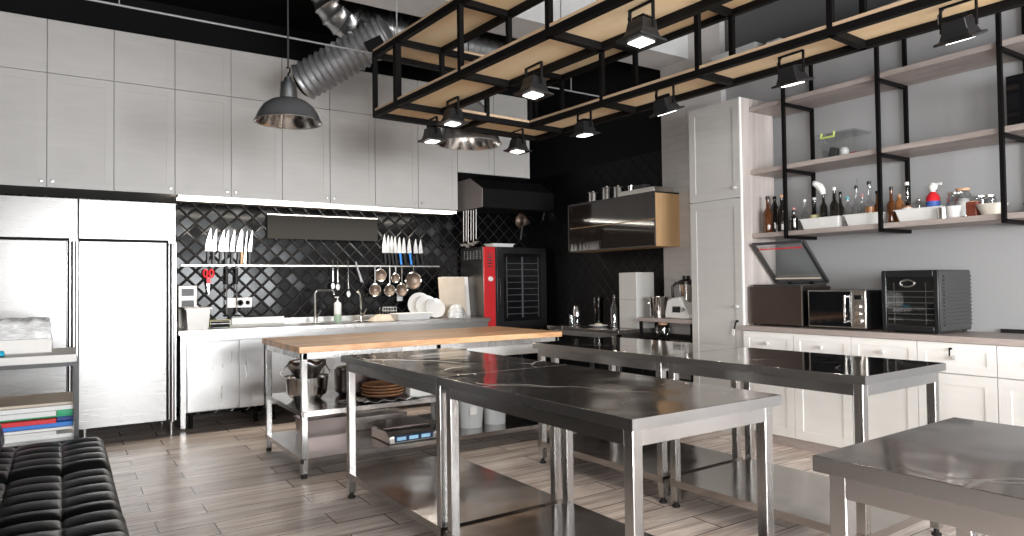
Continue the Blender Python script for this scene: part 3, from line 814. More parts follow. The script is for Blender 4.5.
# ---------------------------------------------------------------- hood and oven
t = thing('extractor_hood', 'black extractor hood over the red-striped oven', 'hood', (4.05, YB, 2.15))
prof = [(-.004, 0), (-.65, 0), (-.65, .22), (-.36, .375), (-.004, .375)]
mk('canopy', G().prism(prof, 0, .004, 1.03), 'matt', t, smooth=False, bevel=.004)
MAT['hoodside'] = basic('hood_side_steel', (0.42, 0.37, 0.35), 0.45, 0.1, noise=0.05)
mk('side_panel', G().prism([(-.006, .002), (-.648, .002), (-.648, .22), (-.36, .372), (-.006, .372)], 0, -.002, .004), 'hoodside', t, smooth=False)
mk('hook_rail', G().cyl((.0, -.40, -.02), (1.0, -.40, -.02), .006, n=8), 'iron', t)
t = thing('combi_oven', 'tall black combi oven with a red control strip in the back corner', 'oven', (4.09, 6.85, 0))
MAT['ovenside'] = steel('oven_side_steel', (0.17, 0.16, 0.155), 0.32, (60, 60, 1))
g = G(); g.box(0, .90, .02, .56, .72, 1.70)
mk('body', g, 'ovenside', t, bevel=.006)
mk('control_strip', G().box(.004, .155, 0, .02, .73, 1.695), 'red', t, bevel=.004)
g = G(); g.lathe([(0, 0), (.03, 0), (.026, .02), (0, .022)], (.085, 0, 1.32), 20, Euler((PI/2, 0, 0)))
mk('dial', g, 'white', t)
g = G()
for k in range(5): g.box(.05, .11, -.003, 0, 1.46+k*.035, 1.475+k*.035)
mk('button_panel', g, 'ovenside', t, smooth=False)
d = mk('door', G().box(.17, .89, -.01, .02, .74, 1.69), 'black', t, bevel=.006)
mk('door_glass', G().box(.26, .80, -.014, -.009, .82, 1.62), 'glassblk', d, smooth=False)
mk('handle', G().box(.19, .215, -.05, -.01, 1.0, 1.32), 'black', d, bevel=.006)
MAT['racks'] = basic('oven_rack_grey', (0.15, 0.155, 0.16), 0.4, 0.6)
g = G()
for k in range(9): g.box(.30, .76, -.018, -.014, .90+k*.075, .906+k*.075)
g.box(.30, .306, -.019, -.014, .86, 1.58); g.box(.754, .76, -.019, -.014, .86, 1.58)
g.box(.515, .535, -.019, -.014, .86, 1.58)
mk('rack_bars', g, 'racks', d, smooth=False)
g = G()
for k in range(6):
    for j in range(5): g.box(-.003, .001, .08+k*.075, .095+k*.075, 1.56+j*.022, 1.57+j*.022)
mk('vent_slot', g, 'alum', t, smooth=False)
g = G()
for lx in (.03, .83):
    for ly in (.05, .50): g.box(lx, lx+.04, ly, ly+.04, 0, .72)
g.box(.03, .87, .05, .54, .25, .28)
mk('stand', g, 'dark', t, smooth=False)
tag(mk('baking_tray', pan(G(), .30, .20, .04, .008, .015), 'white', loc=(4.25, 6.90, 1.702), smooth=False, bevel=.004), 'shallow white tray on top of the black combi oven', 'tray')
# ladles under hood side
for k, (dx, dy, ln) in enumerate([(.06, .10, .40), (.075, .04, .40), (.10, .0, .42), (.14, -.05, .39), (.165, -.10, .40), (.20, -.15, .38)]):
    t = thing('hanging_ladle', ['leftmost steel ladle', 'second steel ladle', 'third steel ladle', 'fourth steel ladle', 'fifth steel ladle', 'rightmost steel ladle'][k]+' in the bunch hanging under the left side of the hood', 'ladle', (4.0+dx*.3, 7.10+dy*.9, 2.14), 0, 'ladles hanging under the hood')
    mk('handle', G().sweep([(0, 0, 0), (-.004, 0, -ln+.03)], [.007, .005], 8), 'dimsteel', t)
    mk('ladle_bowl', G().lathe([(0, -.032), (.022, -.026), (.036, -.008), (.038, 0), (.034, 0), (.02, -.02), (0, -.026)], (-.02, -.01, -ln), 16), 'dimsteel', t)
t = thing('chinois_strainer', 'conical strainer hanging sideways under the black hood', 'strainer', (4.72, 7.02, 2.04))
mk('cone', G().lathe([(.085, 0), (.06, .07), (.03, .14), (.004, .20)], n=24, rot=Euler((0, PI/2+.12, .25))), 'mesh', t, solid=.003)
mk('rim', G().sweep([(0, math.cos(a)*.087, math.sin(a)*.087) for a in [j*2*PI/24 for j in range(24)]], .005, 6, closed=True), 'mesh', t)
mk('handle', G().bar((.03, 0, -.06), (.0, 0, -.24), .016, .008).bar((.0, 0, .085), (.0, 0.02, .08), .01), 'alum', t)
t = thing('spatula', 'narrow steel spatula hanging right of the conical strainer', 'spatula', (5.03, 6.98, 2.05))
mk('blade', G().bar((0, 0, 0), (.03, 0, .11), .02, .004), 'alum', t)
mk('handle', G().bar((-.004, 0, 0), (-.03, 0, -.05), .014), 'matt', t)

# ---------------------------------------------------------------- right-hand wall unit, tables behind
t = thing('glass_front_wall_cabinet', 'wall cabinet with dark glass flap doors and a blond wood side', 'cabinet', (4.70, 4.70, 1.60))
mk('body', G().box(.02, .325, .012, 1.335, 0, .50), 'blond', t, smooth=False)
mk('side_panel', G().box(.012, .33, 0, .014, 0, .51), 'blond', t, bevel=.002)
for z0, z1 in ((.0, .255), (.262, .512)):
    d = mk('door', G().box(0, .02, .006, 1.335, z0, z1), 'brownglass', t, bevel=.002)
    g = G(); g.box(-.003, .003, .0, .012, z0, z1); g.box(-.003, .003, 1.325, 1.337, z0, z1)
    g.box(-.003, .003, .0, 1.337, z1-.01, z1) if z0 else g.box(-.003, .003, .0, 1.337, z0, z0+.01)
    mk('door_trim', g, 'dark', d, smooth=False)
mk('top_panel', G().box(.0, .33, .0, 1.34, .512, .525), 'dark', t, smooth=False)
for k, (x, y, r, h, lb) in enumerate([(4.80, 5.72, .055, .10, 'steel pot on the dark wall cabinet, leftmost of three'), (4.82, 5.52, .05, .13, 'taller steel pot on the dark wall cabinet, middle of three'), (4.80, 5.32, .05, .11, 'steel pot on the dark wall cabinet, right of the three')]):
    t = thing('small_pot', lb, 'pot', (x, y, 2.127), 0, 'steel pots on the wall cabinet')
    mk('pot_body', G().lathe([(0, 0), (r, 0), (r, h), (r-.003, h), (r-.003, .004), (0, .004)], n=24), 'chrome', t)
    mk('lid', G().lathe([(r+.003, h), (r, h+.008), (.01, h+.014), (.01, h+.024), (0, h+.026)], n=24), 'alum', t)
tag(mk('flat_box', G().box(0, .26, 0, .50, 0, .05), 'alum', loc=(4.73, 4.74, 2.127), bevel=.004), 'flat grey tray box on the near end of the dark wall cabinet', 'box')
tag(mk('dark_box', G().box(0, .10, 0, .14, 0, .05), 'dark', loc=(4.80, 4.95, 2.178), bevel=.004), 'small dark box on the flat grey tray', 'box')
tag(mk('steel_cup', G().lathe([(0, 0), (.03, 0), (.034, .06), (.031, .06), (.028, .004), (0, .004)], n=20), 'chrome', loc=(4.83, 5.16, 2.178)), 'small steel cup on the flat grey tray', 'cup')

def small_steel_table(x0, x1, y0, y1, h, label):
    t = thing('steel_side_table', label, 'table', (x0, y0, 0))
    w, d = x1-x0, y1-y0
    mk('tabletop', G().box(0, w, 0, d, h-.04, h), 'top', t, bevel=.003)
    mk('apron', G().box(.02, w-.01, .02, .04, h-.09, h-.04).box(.02, .04, .02, d-.02, h-.09, h-.04), 'lip', t, smooth=False)
    for lx in (.02, w-.06):
        for ly in (.02, d-.06): mk('leg', G().box(lx, lx+.04, ly, ly+.04, 0, h-.04), 'leg', t, bevel=.002)
    mk('shelf', G().box(.02, w-.02, .02, d-.02, .15, .18), 'shelf', t, bevel=.002)
small_steel_table(4.45, 5.09, 4.96, 6.12, .80, 'dark steel side table against the black wall, with plate and shakers on it')
t = thing('spice_shaker', 'steel shaker with a domed top on the dark side table', 'shaker', (4.66, 5.86, .801))
mk('shaker_body', G().lathe([(0, 0), (.035, 0), (.035, .09), (.032, .10), (0, .10)], n=20), 'clearg', t)
mk('lid', G().lathe([(0, .10), (.036, .10), (.036, .20), (.03, .21), (0, .212)], n=20), 'chrome', t)
tag(mk('water_glass', G().lathe([(0, 0), (.033, 0), (.038, .10), (.035, .10), (.031, .006), (0, .006)], n=20), 'clearg', loc=(4.72, 6.02, .801)), 'clear glass at the far end of the dark side table', 'glass')
tag(mk('tall_glass', G().lathe([(0, 0), (.05, 0), (.055, .30), (.052, .30), (.047, .008), (0, .008)], n=24), 'smoke', loc=(4.90, 5.78, .801)), 'tall smoky glass behind the shaker on the side table', 'glass')
tag(mk('snack_plate', G().lathe(plate_geo(.10, .016), n=32), 'china', loc=(4.66, 5.50, .801)), 'white plate with food on the dark side table', 'plate')
tag(mk('food_heap', G().lathe([(.045, 0), (.042, .02), (.02, .032), (0, .035)], n=14, sx=1.2), 'beige', loc=(4.66, 5.50, .808)), 'small brown food heap on the white plate', 'food')
t = thing('glass_bottle', 'clear glass bottle with a steel band beside the tall white box', 'bottle', (4.70, 5.30, .801))
mk('bottle_body', G().lathe([(0, 0), (.036, 0), (.038, .19), (.02, .25), (.014, .30), (.011, .30), (.014, .25), (.034, .19), (.032, .005), (0, .005)], n=20), 'clearg', t)
mk('stopper', G().lathe([(0, .30), (.016, .30), (.014, .33), (0, .335)], n=12), 'dark', t)
t = thing('tall_white_box', 'tall off-white box standing on the end of the dark side table', 'box', (4.70, 4.97, .801))
mk('housing', G().box(0, .24, 0, .25, 0, .555), 'carc', t, bevel=.004)
mk('front_seam', G().box(-.001, .0, 0, .25, .285, .289), 'taupe', t, smooth=False)
# small rack beside the tall cabinet
t = thing('appliance_shelf', 'black-framed shelf with a taupe top between white box and tall cabinet', 'shelf', (4.63, 4.20, 0))
mk('tabletop', G().box(0, .39, 0, .68, .885, .92), 'taupe', t, bevel=.002)
for lx in (.01, .36):
    for ly in (.01, .65): mk('leg', G().box(lx, lx+.025, ly, ly+.025, 0, .885), 'iron', t, smooth=False)
for z in (.73, .30): mk('shelf', G().box(.005, .385, .005, .675, z, z+.02), 'iron', t, smooth=False)
t = thing('steel_stockpot', 'shiny steel stockpot on the taupe shelf left of the food processor', 'pot', (4.78, 4.75, .921))
mk('pot_body', G().lathe([(0, 0), (.085, 0), (.088, .19), (.091, .195), (.085, .195), (.083, .004), (0, .004)], n=28), 'chrome', t)
mk('handle', G().sweep([(-.02, .088, .13), (-.02, .115, .13), (.02, .115, .13), (.02, .088, .13)], .005, 8), 'chrome', t)
t = thing('food_processor', 'white cooking food processor with a steel bowl beside the tall cabinet', 'food processor', (4.78, 4.42, .921))
g = G(); g.prism([(-.14, 0), (.15, 0), (.15, .06), (.12, .17), (.06, .19), (-.04, .20), (-.12, .06), (-.15, .03)], 0, -.11, .13)
# profile along y/z: broad foot, sloping shoulders
mk('base', g, 'white', t, bevel=.018)
mk('display', G().obox((-.113, .0, .085), (.006, .09, .055)), 'glassblk', t, smooth=False)
mk('dial', G().cyl((-.112, -.085, .085), (-.125, -.085, .085), .02, n=20), 'chrome', t)
mk('bowl', G().lathe([(0, .15), (.055, .15), (.075, .32), (0, .32)], (0, -.02, 0), 24), 'chrome', t)
mk('bowl_handle', G().sweep([(-.03, .05, .16), (-.05, .10, .20), (-.05, .105, .29), (-.03, .065, .33)], .013, 10), 'black', t)
mk('lid', G().lathe([(.08, .31), (.08, .34), (.035, .36), (.035, .39), (0, .39)], (0, -.02, 0), 24), 'black', t)
t = thing('storage_jar', 'round glass jar with a wooden lid under the taupe shelf', 'jar', (4.72, 4.64, .751))
mk('jar_body', G().lathe([(0, 0), (.06, 0), (.075, .03), (.07, .08), (.045, .105), (.04, .105), (.066, .075), (.07, .03), (0, .006)], n=24), 'clearg', t)
mk('lid', G().cyl((0, 0, .105), (0, 0, .13), .045, n=24), 'cork', t)

# ---------------------------------------------------------------- tall cabinet and base units on the right
def xfront(g, y1, x, z0, w, h, **k):
    """a front facing -x whose left edge (seen) is at y1: returns parented-mesh placement"""
    return dict(loc=(x, y1, z0), rz=-PI/2)
t = thing('tall_cabinet', 'tall white cabinet with louvred doors at the left end of the shelves', 'cabinet', (4.60, 3.63, 0))
mk('body', G().box(.022, .43, .016, .54, 0, 2.75), 'carc', t, smooth=False)
mk('side_panel', G().box(.022, .43, 0, .016, 0, 2.755), 'taupev', t, smooth=False)
mk('edge_strip', G().box(0, .022, 0, .010, .06, 2.755), 'cabw', t, smooth=False)
d1 = mk('door', front(G(), .53, .81, pitch=.045, dp=.0018), 'cab', t, loc=(0, .541, 1.94), rz=-PI/2, smooth=False)
d2 = mk('door', front(G(), .53, 1.86, pitch=.045, dp=.0018), 'cab', t, loc=(0, .541, .07), rz=-PI/2, smooth=False)
for d, z in ((d1, .08), (d2, .98)):
    mk('knob', G().lathe([(0, 0), (.008, 0), (.007, .012), (.014, .02), (.012, .028), (0, .03)], (.49, 0, z), 12, Euler((PI/2, 0, 0))), 'knobw', d)
g = G(); g.cyl((.485, -.002, .86), (.485, -.02, .86), .010, n=12); g.obox((.47, -.02, .825), (.012, .006, .06), Euler((0, .25, 0)))
mk('key', g, 'black', d2)
mk('key_tag', G().obox((.45, -.018, .77), (.022, .008, .05), Euler((0, .1, 0))), 'white', d2)
mk('plinth', G().box(.03, .43, .02, .54, 0, .07), 'taupe', t, smooth=False)

YU = [3.62, 3.17, 2.72, 2.28, 1.83, 1.38, .93, .48]
dl = ['first from the tall cabinet', 'second from the tall cabinet', 'third from the tall cabinet', 'with a key hanging in its drawer', 'cut by the right frame edge', 'sixth from the tall cabinet, beyond the right frame edge', 'last one beyond the right frame edge']
for k in range(5):
    y1, y0 = YU[k], YU[k+1]; w = y1-y0
    t = thing('base_cabinet', 'white base cabinet with drawer and door, '+dl[k], 'cabinet', (4.58, y0, 0), 0, 'white base cabinets under the taupe worktop')
    mk('body', G().box(.022, .51, .001, w-.001, .07, .86), 'carc', t, smooth=False)
    dr = mk('drawer', front(G(), w-.006, .185, rail=.05, pitch=.042), 'cabw', t, loc=(0, w-.003, .672), rz=-PI/2, smooth=False)
    mk('knob', G().lathe([(0, 0), (.009, 0), (.008, .012), (.017, .02), (.015, .03), (0, .033)], (w/2, .002, .098), 14, Euler((PI/2, 0, 0))), 'knobw', dr)
    d = mk('door', front(G(), w-.006, .59, pitch=.045, dp=.0018), 'cabw', t, loc=(0, w-.003, .075), rz=-PI/2, smooth=False)
    mk('plinth', G().box(.012, .50, 0, w, 0, .07), 'taupe', t, smooth=False)
    if k == 3:
        mk('key', G().cyl((.20, 0, .15), (.20, -.018, .15), .007, n=10).obox((.197, -.016, .125), (.008, .004, .04)), 'iron', dr)
t = thing('worktop', 'long taupe laminate worktop along the right wall', 'worktop', (4.56, 1.0, .862))
mk('slab', G().box(0, .53, .38, 2.625, 0, .038), 'taupe', t, bevel=.002)

# appliances on the worktop
t = thing('vacuum_sealer', 'dark brown chamber vacuum sealer with its glass lid raised', 'vacuum sealer', (4.64, 3.13, .901))
mk('body', G().box(0, .37, 0, .47, .012, .31), 'brownst', t, bevel=.004)
mk('edge_trim', G().box(-.003, .01, -.004, .004, .012, .312), 'alum', t, smooth=False)
mk('chamber_rim', G().box(.02, .35, .02, .45, .31, .325), 'dark', t, bevel=.004)
g = G()
for px in (.03, .34):
    for py in (.03, .44): g.cyl((px, py, 0), (px, py, .012), .015, n=10)
mk('foot', g, 'rubber', t)
lr = Euler((0, math.radians(46), 0)).to_matrix()
def lidp(u, v, w_=0.0):     # u along y, v up the tilted lid
    return Vector((.345, 0, .34)) + Vector((-.70*v, u, .72*v)) + Vector((-.72, 0, -.70))*w_
g = G(); Hl = .43
for (u0, v0, u1, v1) in ((.01, 0, .46, 0), (.01, Hl, .46, Hl), (.01, 0, .01, Hl), (.46, 0, .46, Hl)):
    g.bar(lidp(u0, v0), lidp(u1, v1), .03, .022)
lid = mk('lid_frame', g, 'dark', t, bevel=.003)
mk('lid_glass', G().obox(lidp(.235, Hl/2), (.006, .42, Hl-.02), Euler((0, math.radians(-44), 0))), 'clearg', lid, smooth=False)
mk('lid_seal', G().bar(lidp(.05, Hl-.05, .012), lidp(.42, Hl-.05, .012), .022, .008), 'redp', lid, smooth=False)
mk('sealing_bar', G().bar(lidp(.04, .055, .012), lidp(.43, .055, .012), .03, .012), 'beige', lid, smooth=False)
mk('hinge', G().bar((.345, .14, .31), (.345, .14, .345), .03).bar((.345, .33, .31), (.345, .33, .345), .03).bar((.345, .14, .335), (.345, .33, .335), .016), 'iron', t)

t = thing('microwave_oven', 'black microwave with a silver control panel and handle', 'microwave', (4.64, 2.64, .901))
mk('body', G().box(.012, .40, 0, .44, .012, .28), 'black', t, bevel=.006)
mk('front_frame', G().box(0, .014, 0, .44, .012, .28), 'alum', t, bevel=.003)
d = mk('door', G().box(-.006, .004, .105, .43, .022, .27), 'glassblk', t, bevel=.002)
mk('handle', G().cyl((-.035, .135, .05), (-.035, .135, .245), .008, n=10).bar((-.035, .135, .06), (0, .135, .06), .010).bar((-.035, .135, .235), (0, .135, .235), .010), 'chrome', d)
p = mk('control_panel', G().box(-.005, .004, .005, .10, .022, .27), 'alum', t, smooth=False)
mk('display', G().box(-.008, -.004, .025, .08, .215, .245), 'glassblk', p, smooth=False)
for z, r in ((.165, .018), (.115, .016), (.065, .026)):
    mk('dial', G().cyl((-.004, .052, z), (-.022, .052, z), r, n=20), 'chrome', p)

t = thing('food_dehydrator', 'black box food dehydrator with trays behind a glass door', 'food dehydrator', (4.62, 2.16, .901))
mk('body', G().prism([(.0, .01), (.36, .01), (.36, .385), (.33, .405), (.0, .405)], 0, .02, .45) if False else G().box(.02, .44, 0, .36, .012, .41), 'dark', t, bevel=.012)
g = G()
for k in range(14): g.box(.06, .42, -.010, .002, .05+k*.024, .062+k*.024)
mk('side_rib', g, 'dark', t, smooth=False)
fr = G(); fr.box(0, .025, 0, .03, .012, .41); fr.box(0, .025, .33, .36, .012, .41); fr.box(0, .025, .03, .33, .012, .05); fr.box(0, .025, .03, .33, .365, .41)
d = mk('door', fr, 'black', t, bevel=.006)
mk('door_glass', G().box(.004, .007, .03, .33, .05, .365), 'clearg', d, smooth=False)
g = G(); g.sweep([(-.004, .19+math.cos(a)*.045*(1 if abs(math.cos(a)) > .5 else 1), .325+math.sin(a)*.022) for a in [j*2*PI/24 for j in range(24)]], .005, 6, closed=True)
mk('handle', g, 'alum', d)
g = G()
for k in range(6): g.box(.011, .016, .035, .325, .085+k*.037, .090+k*.037)
g.box(.010, .014, .08, .084, .06, .33); g.box(.010, .014, .28, .284, .06, .33)
mk('tray', g, 'alum', t, smooth=False)
mk('interior', G().box(.018, .022, .03, .33, .05, .365), 'matt', t, smooth=False)
g = G()
for px in (.05, .40):
    for py in (.03, .33): g.cyl((px, py, 0), (px, py, .012), .015, n=10)
mk('foot', g, 'rubber', t)

# ---------------------------------------------------------------- wall shelving on the right
XS = 4.72
YE = 1.0
t = thing('wall_shelving', 'black metal frame wall shelving with taupe shelves above the worktop', 'shelving', (XS, 0, 0))
posts = [3.30, 2.56, 1.82, 1.08]
for z, y1 in ((1.605, 3.63), (2.125, 3.63), (2.645, 3.63), (3.10, 4.16)):
    mk('shelf', G().box(.0, .374, YE, y1, z, z+.036), 'taupe', t, bevel=.002)
for y in posts:
    g = G(); g.box(-.024, .0, y-.012, y+.012, 1.585, 3.12)
    mk('post', g, 'iron', t, smooth=False)
    g = G(); g.box(.35, .374, y-.012, y+.012, 1.7, 3.12) if False else g.bar((.36, y, 1.66), (.36, y, 2.125), .024).bar((.36, y, 2.161), (.36, y, 2.645), .024).bar((.36, y, 2.681), (.36, y, 3.10), .024)
    mk('wall_upright', g, 'iron', t, smooth=False)
    for z in (1.605, 2.125, 2.645, 3.10):
        mk('bracket', G().box(-.02, .372, y-.012, y+.012, z-.024, z), 'iron', t, smooth=False)

def bottle(x, y, z, r, h, mt, label, cap='black', capm=None, lab=None, neck=.35, name='sauce_bottle', cat='bottle', fill=None, group='bottles on the lowest wall shelf', pour=False):
    t = thing(name, label, cat, (x, y, z), 0, group)
    nh = h*(1-neck)
    mk('bottle_body', G().lathe([(0, 0), (r*.95, 0), (r, .006), (r, nh*.86), (r*.75, nh*.95), (r*.38, nh*1.06), (r*.33, h*.93), (r*.36, h*.94), (r*.36, h*.97), (0, h*.97)], n=18), mt, t)
    mk('cap', G().lathe([(0, h*.93), (r*.42, h*.93), (r*.42, h), (r*.3, h+.004), (0, h+.004)], n=14), cap, t)
    if lab: mk('paper_label', G().lathe([(r*1.015, nh*.2), (r*1.02, nh*.22), (r*1.02, nh*.68), (r*1.015, nh*.7)], n=18), lab, t)
    if fill: mk('contents', G().lathe([(0, .004), (r*.9, .004), (r*.9, nh*fill), (0, nh*fill)], n=16), {'o': 'oil', 'w': 'label', 's': 'spice'}[capm or 'o'], t)
    if pour: mk('pourer', G().sweep([(0, 0, h), (0, -.004, h+.025), (-.008, -.014, h+.05)], [.006, .004, .003], 8), 'chrome', t)
    return t
zs = 1.642
bottle(4.84, 3.685, zs, .036, .27, 'amber', 'tall brown glass bottle beside the tall cabinet, leftmost on the bottle shelf', 'alum')
bottle(4.82, 3.544, zs, .038, .30, 'amber', 'dark amber bottle, second from the tall cabinet', 'black')
bottle(4.95, 3.572, zs, .034, .31, 'dkglass', 'dark bottle standing behind the amber one', 'iron', neck=.2)
bottle(4.90, 3.471, zs, .036, .31, 'dkglass', 'dark bottle with a light wooden stopper left of the first shelf post', 'cork', neck=.30)
bottle(4.80, 3.382, zs, .020, .17, 'clearg', 'small clear bottle right behind the first shelf post', 'alum', lab='label', neck=.5)
bottle(4.80, 3.293, zs, .030, .18, 'dkglass', 'small dark bottle with a pink cap right of the first shelf post', 'pinkcap')
for by, lb in ((3.686, 'little pale box between the two leftmost bottles'), (3.570, 'little pale box left of the first shelf post')):
    tag(mk('small_box', G().box(-.03, .03, -.03, .03, 0, .075), 'paper', loc=(4.96, by, zs), bevel=.002), lb, 'box')
def tray(y1, y0, label):
    o = mk('white_tray', pan(G(), .20, (y1-y0)-.024, .085, .008, .022), 'white', loc=(4.768, y0+.012, zs), smooth=False, bevel=.003)
    tag(o, label, 'tray', 'white trays on the bottle shelf')
tray(3.234, 2.891, 'white plastic tray with dark bottles, left of the three trays')
tray(2.876, 2.591, 'white plastic tray with orange-filled bottles, middle of the three trays')
tray(2.509, 2.189, 'long white plastic tray, right-hand one beside the jars')
zt_ = zs+.006
bottle(4.85, 3.231, zt_, .028, .235, 'clearg', 'clear bottle with a white cap at the left end of the left tray', 'white', neck=.4)
bottle(4.88, 3.165, zt_, .034, .245, 'clearg', 'clear bottle with a yellow-green label in the left tray', 'white', lab='gold', neck=.35)
t = bottle(4.85, 3.071, zt_, .028, .27, 'dkglass', 'dark bottle with a white cloth over its top', 'black', neck=.3)
o = mk('cloth_cover', G().sweep([(0, 0, .26), (-.004, .006, .29), (-.012, .02, .32), (-.03, .05, .35), (-.03, .06, .36)], [.02, .026, .028, .022, .012], 10), 'cloth', t)
bottle(4.85, 2.983, zt_, .033, .30, 'dkglass', 'tall dark bottle with a white neck label in the left tray', 'white', lab=None, neck=.35)
bottle(4.92, 2.978, zt_, .026, .27, 'dkglass', 'dark slim bottle behind the white-necked one', 'iron', neck=.35)
bottle(4.85, 2.881, zt_, .032, .215, 'clearg', 'clear bottle with a broad teal cap', 'teal', neck=.3)
bottle(4.85, 2.812, zt_, .030, .29, 'clearg', 'clear bottle with a metal pourer in the middle tray', 'black', neck=.45, fill=.55, pour=True)
bottle(4.91, 2.802, zt_, .028, .23, 'clearg', 'short clear bottle behind the pourer bottle', 'pinkcap', neck=.4, fill=.5)
bottle(4.85, 2.716, zt_, .036, .31, 'clearg', 'clear bottle half full of orange liquid near the second post', 'black', neck=.45, fill=.75)
bottle(4.90, 2.686, zt_, .030, .24, 'amber', 'amber bottle immediately left of the second shelf post', 'iron', neck=.4)
bottle(4.85, 2.560, zt_, .030, .25, 'amber', 'amber bottle with a black cap at the left end of the long tray', 'black', neck=.4)
bottle(4.93, 2.547, zt_, .034, .20, 'oil', 'orange squat bottle behind the long tray', 'cork', neck=.2)
bottle(4.86, 2.457, zt_, .034, .27, 'clearg', 'clear bottle with a white and blue label in the long tray', 'white', lab='label', neck=.5, fill=.8)
bottle(4.92, 2.407, zt_, .045, .15, 'clearg', 'squat jar in the middle of the long tray', 'alum', neck=.1, fill=.6, capm='w', name='glass_jar', cat='jar')
t = bottle(4.87, 2.294, zt_, .042, .20, 'redp', 'red and blue spray can with a white nozzle in the long tray', 'white', lab='bluelab', neck=.12)
mk('nozzle', G().lathe([(0, .20), (.024, .20), (.03, .225), (.016, .245), (0, .25)], n=12).obox((.0, -.03, .235), (.014, .05, .014)), 'white', t)
def jar(y, x, r, h, label, lid, cont=None, square=False, mt='clearg'):
    t = thing('glass_jar', label, 'jar', (x, y, zs), 0, 'jars at the right end of the bottle shelf')
    if square: mk('jar_body', G().box(-r, r, -r, r, 0, h), mt, t, bevel=.006)
    else: mk('jar_body', G().lathe([(0, 0), (r, 0), (r, h*.82), (r*.8, h*.9), (r*.8, h*.95), (r*.76, h*.95), (r*.76, h*.9), (r*.95, h*.8), (r*.95, .006), (0, .006)], n=22), mt, t)
    if lid: mk('lid', G().lathe([(0, h*.95), (r*.86, h*.95), (r*.86, h*1.04), (0, h*1.05)], n=20), lid, t)
    if cont: mk('contents', G().lathe([(0, .008), (r*.92, .008), (r*.92, h*.55), (r*.5, h*.68), (0, h*.7)], n=18), cont, t)
tag(mk('coffee_mug', G().lathe([(0, 0), (.03, 0), (.034, .07), (.031, .07), (.028, .005), (0, .005)], n=18).sweep([(0, -.032, .055), (0, -.055, .05), (0, -.055, .025), (0, -.03, .018)], .005, 8), 'alum', loc=(4.77, 2.189, zs)), 'small steel mug with a handle at the end of the long tray', 'mug')
tag(mk('white_bowl', G().lathe([(0, 0), (.042, 0), (.055, .075), (.051, .075), (.038, .006), (0, .006)], n=24), 'china', loc=(4.79, 2.135, zs)), 'small white bowl in front of the tall jar', 'bowl')
jar(2.172, 4.90, .048, .17, 'glass jar with a metal lid behind the white bowl', 'alum', 'label')
jar(2.090, 4.82, .045, .18, 'tall glass jar of white contents with a copper lid', 'cork', 'label')
jar(2.042, 4.83, .040, .095, 'square jar of dark red spice', 'cork', None, True, 'spice')
jar(2.023, 4.88, .045, .13, 'clip-top glass jar behind the cream bowl, left of its twin', 'alum', None)
jar(1.975, 4.90, .042, .13, 'clip-top glass jar behind the cream bowl, nearer the third post', 'alum', None)
tag(mk('cream_bowl', G().lathe([(0, 0), (.055, 0), (.085, .07), (.081, .07), (.05, .006), (0, .006)], n=28), 'cream', loc=(4.82, 1.927+.0, zs)), 'wide cream bowl left of the third shelf post', 'bowl')
t = thing('wire_tray', 'black tray with a wire handle at the right frame edge on the bottle shelf', 'tray', (4.75, 1.40, zs))
mk('tray_body', pan(G(), .26, .33, .05, .006, .01), 'black', t, smooth=False)
mk('handle', G().sweep([(.02, .33, .05), (.02, .25, .11), (.02, .12, .12), (.02, .0, .05)], .004, 6), 'black', t)
t = thing('storage_box', 'clear plastic storage box with a lime green clip on the middle shelf', 'box', (4.76, 2.77, 2.163))
mk('box_body', pan(G(), .22, .27, .17, .006, .02), 'clearg', t, smooth=False)
mk('lid', G().box(-.01, .23, -.01, .28, .171, .183), 'clearg', t, bevel=.003)
mk('clip', G().sweep([(-.012, .24, .185), (-.018, .24, .15), (-.018, .14, .15), (-.012, .14, .185)], .008, 8), 'lime', t)
tag(mk('white_jar', G().lathe([(0, 0), (.03, 0), (.034, .05), (.02, .07), (0, .072)], n=16), 'white', loc=(4.86, 2.90, 2.168)), 'small white jar inside the clear storage box', 'jar')
tag(mk('red_packet', G().surf(lambda u, v: (v*.07, u*.10, .03*math.sin(PI*u)*math.sin(PI*v)+.002), 8, 8), 'redp', loc=(4.84, 2.79, 2.168), solid=.002), 'small red packet inside the clear storage box', 'packet')
tag(mk('dark_packet', G().obox((0, 0, .04), (.05, .06, .08), Euler((.2, .1, .3))), 'dark', loc=(4.86, 2.985, 2.17), bevel=.008), 'dark packet inside the clear storage box', 'packet')
t = thing('small_television', 'black screen standing on the middle shelf at the right frame edge', 'screen', (4.86, 1.35, 2.162))
mk('screen', G().box(0, .03, 0, .50, .03, .33), 'glassblk', t, bevel=.003)
mk('stand', G().box(-.05, .09, .15, .35, 0, .012).box(.005, .025, .22, .28, .01, .04), 'black', t, bevel=.002)
tag(mk('clear_crate', pan(G(), .22, .46, .10, .008, .02), 'plast', loc=(4.80, 3.62, 3.137), smooth=False), 'pale translucent crate on the topmost shelf beside the brick pier', 'crate')
tag(mk('pink_packet', G().obox((0, 0, .035), (.12, .14, .07)), 'paper', loc=(4.86, 3.45, 3.137), bevel=.015), 'small pale pink packet beside the crate on the topmost shelf', 'packet')

